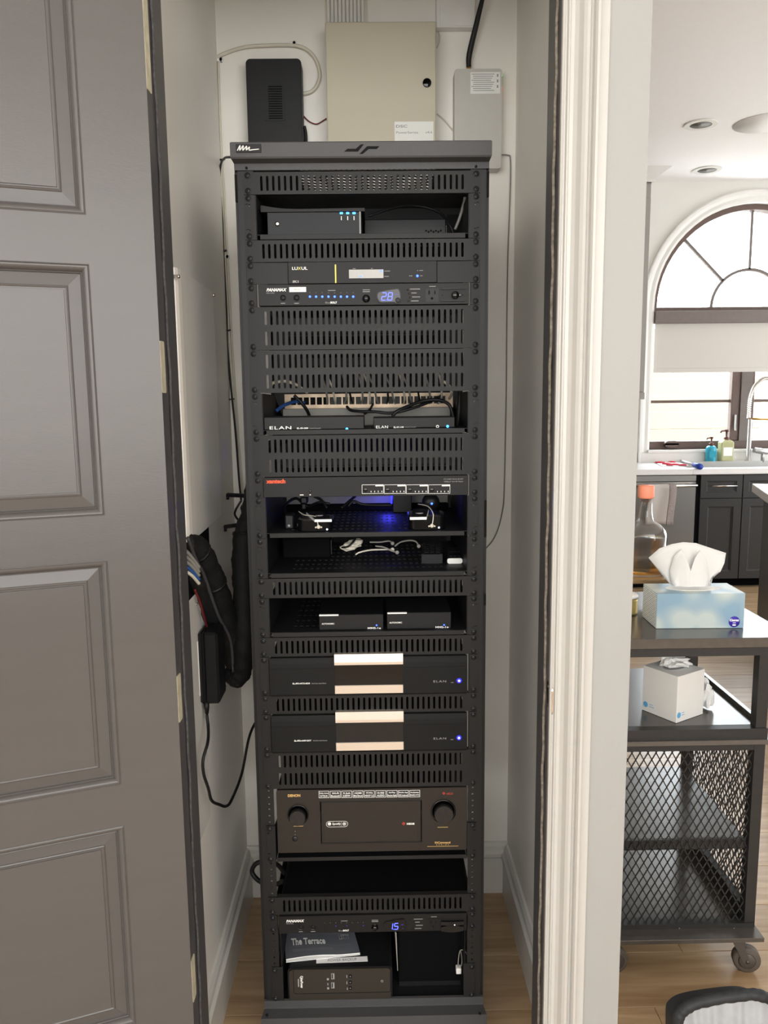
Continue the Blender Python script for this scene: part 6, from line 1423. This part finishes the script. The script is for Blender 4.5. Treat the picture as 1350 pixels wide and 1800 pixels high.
cxk, czk = wb_-.0255, .0175; m = MB(Tt); m.lathe([(.0148, 0), (.0148, -.0006)], (cxk, 0, czk), 'y', 24); lg = part(m, 'logo', 'logo_indigo', t)
m = MB(Tt); put_text(m, 'Kleenex', cxk-.0125, czk+.001, -.0008, .025, .0075, bold=.0003); m.box(cxk-.004, cxk+.004, -.0009, -.0005, czk-.0035, czk-.0022); m.box(cxk-.0045, cxk+.0045, -.0009, -.0005, czk-.0105, czk-.007); part(m, 'lettering', 'print_white', lg)
# the raised tissue, a folded sheet: outline traced at its own depth, doubled and pleated
def tissue_sheet(outl, yq, amp_, th=.0012):
    # fan between base segment and top outline
    base0, base1 = outl['b0'], outl['b1']; top = outl['top']; n_ = len(top)-1; nv = 8; m = MB(); vs = []
    P0, P1 = atY(*base0, yq), atY(*base1, yq); TPs = [atY(*p, yq) for p in top]
    for lay in (0, th):
        for j in range(nv+1):
            v = j/nv
            for i in range(n_+1):
                u = i/n_; p = P0.lerp(P1, u).lerp(TPs[i], v); fold = amp_*(math.sin(u*13)*.5+math.sin(u*7+1)*.7)*(.4+.6*v)+amp_*1.2*v*v*math.cos(u*3)
                vs.append((p.x, p.y+fold+lay, p.z))
    N = (n_+1)*(nv+1); fs = []
    for j in range(nv):
        for i in range(n_): q0 = j*(n_+1)+i; fs += [[q0, q0+1, q0+n_+2, q0+n_+1], [q0+N, q0+n_+1+N, q0+n_+2+N, q0+1+N]]
    for i in range(n_): q0 = nv*(n_+1)+i; fs.append([q0, q0+1, q0+1+N, q0+N])
    for j in range(nv): q0 = j*(n_+1); fs.append([q0, q0+n_+1, q0+n_+1+N, q0+N]); q0 += n_; fs.append([q0, q0+n_+1, q0+n_+1+N, q0+N])
    m.add(vs, fs, True); return m
yq = (Tt @ Vector((0, dep*.5, 0))).y
top = [(1181, 1028), (1165, 1008), (1146, 984), (1163, 966), (1182, 957), (1200, 952.5), (1222, 954), (1240, 960), (1258, 966), (1274, 971), (1270, 988), (1263, 1003), (1252, 1011), (1248, 1030)]
part(tissue_sheet({'b0': (1181, 1031), 'b1': (1248, 1031), 'top': top}, yq, .012), 'tissue', 'tissue', t)
top2 = [(1184, 1030), (1183, 1005), (1189, 980), (1199, 966), (1207, 985), (1213, 1003), (1220, 982), (1228, 966), (1238, 982), (1245, 1006), (1247, 1030)]
part(tissue_sheet({'b0': (1188, 1031), 'b1': (1244, 1031), 'top': top2}, yq-.022, .010), 'tissue_fold', 'tissue', t)
# bottle on a wooden tray
zt = ZTOP+.0006; yb_ = 2.34
t = thing('wooden_riser', (.74, yb_, zt), 'thin wooden board raised on gold feet at the back of the cart', 'board')
zr1 = atY(1140, 1019, yb_-.075).z; zr0 = atY(1140, 1026.5, yb_-.075).z; xr1_ = atY(1195, 1022, yb_-.075).x
part(MB().box(.56, xr1_, yb_-.075, yb_+.075, zr0, zr1, .002), 'board', 'tray_wood', t)
for x in (.60, xr1_-.03):
    for yy in (yb_-.06, yb_+.06): m = MB(); m.lathe([(.008, 0), (.006, zr0-zt)], (x, yy, zt), 'z', 10); part(m, 'foot', 'gold', t)
p0 = atY(1098, 1080, 2.16).x; p1 = atY(1124, 1080, 2.16).x; z1 = atY(1110, 1052, 2.16).z
t = thing('gold_tin', ((p0+p1)/2, 2.18, zt), 'small ribbed gold tin half hidden by the wall end', 'tin')
m = MB(); m.lathe([(.030+.001*(k % 2), .002+k*.0035) for k in range(int((z1-zt)/.0035))], (p1-.031, 2.18, zt), 'z', 28); part(m, 'body', 'gold', t)
m = MB(); m.lathe([(.032, z1-zt), (.032, z1-zt+.006), (.028, z1-zt+.010)], (p1-.031, 2.18, zt), 'z', 28); part(m, 'lid', 'white_plastic', t)
xa, xb = atY(1104, 1000, yb_).x, atY(1168, 1000, yb_).x; xc_ = atY(1131, 1000, yb_).x; hw_ = atY(1168, 1000, yb_).x-xc_; z0 = zr1+.0006
ht = atY(1130, 853, yb_).z-z0
t = thing('liquor_bottle', (xc_, yb_, z0), 'clear liquor bottle with a peach cap and amber contents, behind the tissue box', 'bottle')
hs_ = atY(1140, 940, yb_).z-z0; hn = atY(1140, 915, yb_).z-z0; hcap = atY(1130, 873, yb_).z-z0
def bottle_shell(mb, k, z_lo, z_hi):
    prof = [(0, .92), (.006, 1), (hs_, 1), (hs_+(hn-hs_)*.35, .93), (hs_+(hn-hs_)*.7, .72), (hn, .40), (hn+.02, .33), (hcap, .27)]
    nn = 28; vs = []; lv = [(h, r) for h, r in prof if z_lo <= h <= z_hi]
    if z_hi < hcap: lv.append((z_hi, 1))
    for h, r in lv:
        e = 1.0 if h > hn else 1
        for j in range(nn):
            a_ = 2*math.pi*j/nn; c_, s_ = math.cos(a_), math.sin(a_); q_ = (abs(c_)**2.6+abs(s_)**2.6)**(-1/2.6) if h < hn else 1
            vs.append((xc_+c_*q_*r*hw_*k, yb_+s_*q_*r*hw_*.72*k, z0+h+(.003 if k < 1 and h == 0 else 0)))
    L_ = len(lv); mb.add(vs, [[i*nn+j, i*nn+(j+1) % nn, (i+1)*nn+(j+1) % nn, (i+1)*nn+j] for i in range(L_-1) for j in range(nn)]+[list(range(nn)), list(range((L_-1)*nn, L_*nn))], True)
m = MB(); bottle_shell(m, 1, 0, 1); part(m, 'glass', 'bottle_glass', t)
m = MB(); bottle_shell(m, .9, 0, hs_*.93); part(m, 'contents', 'liquor', t)
m = MB(); m.prism(rrect(xc_-hw_*.75, xc_+hw_*.06, z0+hs_*.12, z0+hs_*1.02, .012, 5), yb_-hw_*.75, yb_-hw_*.728); part(m, 'embossed_figure', 'frosted_glass', t)
m = MB(); m.lathe([(hw_*.35, hcap-.004), (hw_*.37, hcap), (hw_*.37, ht-.003), (hw_*.33, ht)], (xc_, yb_, z0), 'z', 24); part(m, 'cap', 'peach_cap', t)
# cube tissue box on the shelf
zt = zsh1+.0006
f = atZ(1188.5, 1271.5, zt); r_ = atZ(1234, 1255.5, zt); l_ = atZ(1131.5, 1250, zt)
e1 = (r_-f).normalized(); s_len = ((r_-f).length+(l_-f).length)/2; e1.z = 0; e1.normalize(); e2 = Vector((-e1.y, e1.x, 0))
s_len = .112
Tq = Matrix(((e1.x, e2.x, 0, f.x), (e1.y, e2.y, 0, f.y), (0, 0, 1, zt), (0, 0, 0, 1))); hq = atY(1190, 1190, f.y).z-zt
t = thing('cube_tissue_box', (Tq @ Vector((s_len/2, s_len/2, 0))), 'white cube tissue box with a crumpled tissue on the cart shelf', 'tissue box')
part(MB(Tq).box(0, s_len, 0, s_len, 0, hq, .0008), 'carton', 'carton_white', t)
m = MB(Tq); m.prism([(s_len/2+.035*math.cos(k*math.pi/12), s_len/2+.022*math.sin(k*math.pi/12)) for k in range(24)], hq, hq+.0005, 'z'); part(m, 'opening', 'print_grey', t)
m = MB(Tq); m.prism([(.010+.0075*math.cos(k*math.pi/8), .020+.008*math.sin(k*math.pi/8)) for k in range(16)], -.0005, 0); m.box(.021, .032, -.0004, 0, .023, .0245); m.box(.021, .034, -.0004, 0, .017, .0185); part(m, 'logo', 'logo_blue', t)
m = MB(Tq); m.prism([(s_len-.012+.0075*math.cos(k*math.pi/8), .020+.008*math.sin(k*math.pi/8)) for k in range(16)], -.0005, 0, 'x'); m.box(-.0004, 0, s_len-.036, s_len-.024, .023, .0245); m.box(-.0004, 0, s_len-.040, s_len-.024, .017, .0185); part(m, 'logo', 'logo_blue', t)
def crumple(c, sx, sy, sz, seed):
    bm = bmesh.new(); bmesh.ops.create_icosphere(bm, subdivisions=3, radius=1); rr = random.Random(seed); m = MB(); ph = [rr.uniform(0, 6) for _ in range(6)]; vs = []
    for v in bm.verts:
        k = 1+.3*math.sin(v.co.x*4+ph[0])*math.sin(v.co.z*5+ph[1])+.25*math.sin(v.co.y*7+ph[2]+v.co.z*3)+rr.uniform(-.1, .1); vs.append(c+Vector((v.co.x*sx*k, v.co.y*sy*k, max(-sz*.6, v.co.z*sz*k))))
    bm.verts.index_update(); m.add(vs, [[v.index for v in f_.verts] for f_ in bm.faces]); bm.free(); return m
cq = Tq @ Vector((s_len/2, s_len/2, hq)); part(crumple(cq+Vector((.005, 0, .014)), .036, .02, .016, 4), 'tissue', 'tissue', t); part(crumple(cq+Vector((-.022, 0, .018)), .014, .014, .02, 9), 'tissue', 'tissue', t)
pcx = atY(1243, 1205, f.y+.10); tag(crumple(Vector((pcx.x, pcx.y, zt+.032)), .016, .02, .042, 12).build('plastic_wrap', 'tissue'), 'crumpled clear wrapper standing behind the cube tissue box', 'wrapper')

# ------------------------------------------------------------------ padded bin in the corner
YB = 1.56
pts = [(1191, 1862), (1191, 1800), (1196, 1782), (1212, 1768), (1240, 1759), (1280, 1752), (1320, 1748), (1345, 1753), (1378, 1770), (1390, 1802), (1394, 1862)]
rim = [atY(px, py, YB) for px, py in pts]
x0, x1 = rim[0].x, rim[-1].x
rim = rim+[Vector((x1, YB, .10)), Vector((x1-.03, YB, .035)), Vector(((x0+x1)/2, YB, .02)), Vector((x0+.03, YB, .035)), Vector((x0, YB, .10))]
t = thing('fabric_bin', ((x0+x1)/2, YB, 0), 'grey pleated fabric bin with a thick black padded rim, at the lower right', 'fabric bin')
P, _ = spline(rim, [0]*len(rim), 6, True)
m = MB(); m.tube(P, [.0125*(1+.06*math.sin(i*1.9)+.04*math.sin(i*.83)) for i in range(len(P))], 12, 0, True); part(m, 'rim', 'rim_black', t)
cx, cz = (x0+x1)/2, .16; m = MB(); vs = []; nu, nv = 60, 8
tops = sorted([(p.x, p.z) for p in P if p.z > .16]); 
def ztop(x):
    b = [z for (xx, z) in tops if abs(xx-x) < .012]; return max(b) if b else min(tops, key=lambda q: abs(q[0]-x))[1]
for j in range(nv+1):
    for i in range(nu+1):
        u = i/nu; v = j/nv; x = x0+.004+(x1-x0-.008)*u; zt_ = ztop(x)-.004; x2 = cx+(x-cx)*(1-.1*v)
        vs.append((x2+.02*v, YB+.006+.004*math.sin(u*46)*(1-.3*v)+.003*math.sin(u*19+2)+.02*v, zt_+(.03-zt_)*v))
m.add(vs, [[j*(nu+1)+i, j*(nu+1)+i+1, (j+1)*(nu+1)+i+1, (j+1)*(nu+1)+i] for j in range(nv) for i in range(nu)], True); part(m, 'pleated_lining', 'fabric_grey', t)
m = MB(); q = [(cx+(p.x-cx)*.97, .02+(p.z-.02)*.80) for p in P]; m.prism(q, YB+.035, YB+.08); part(m, 'body', 'rim_black', t)
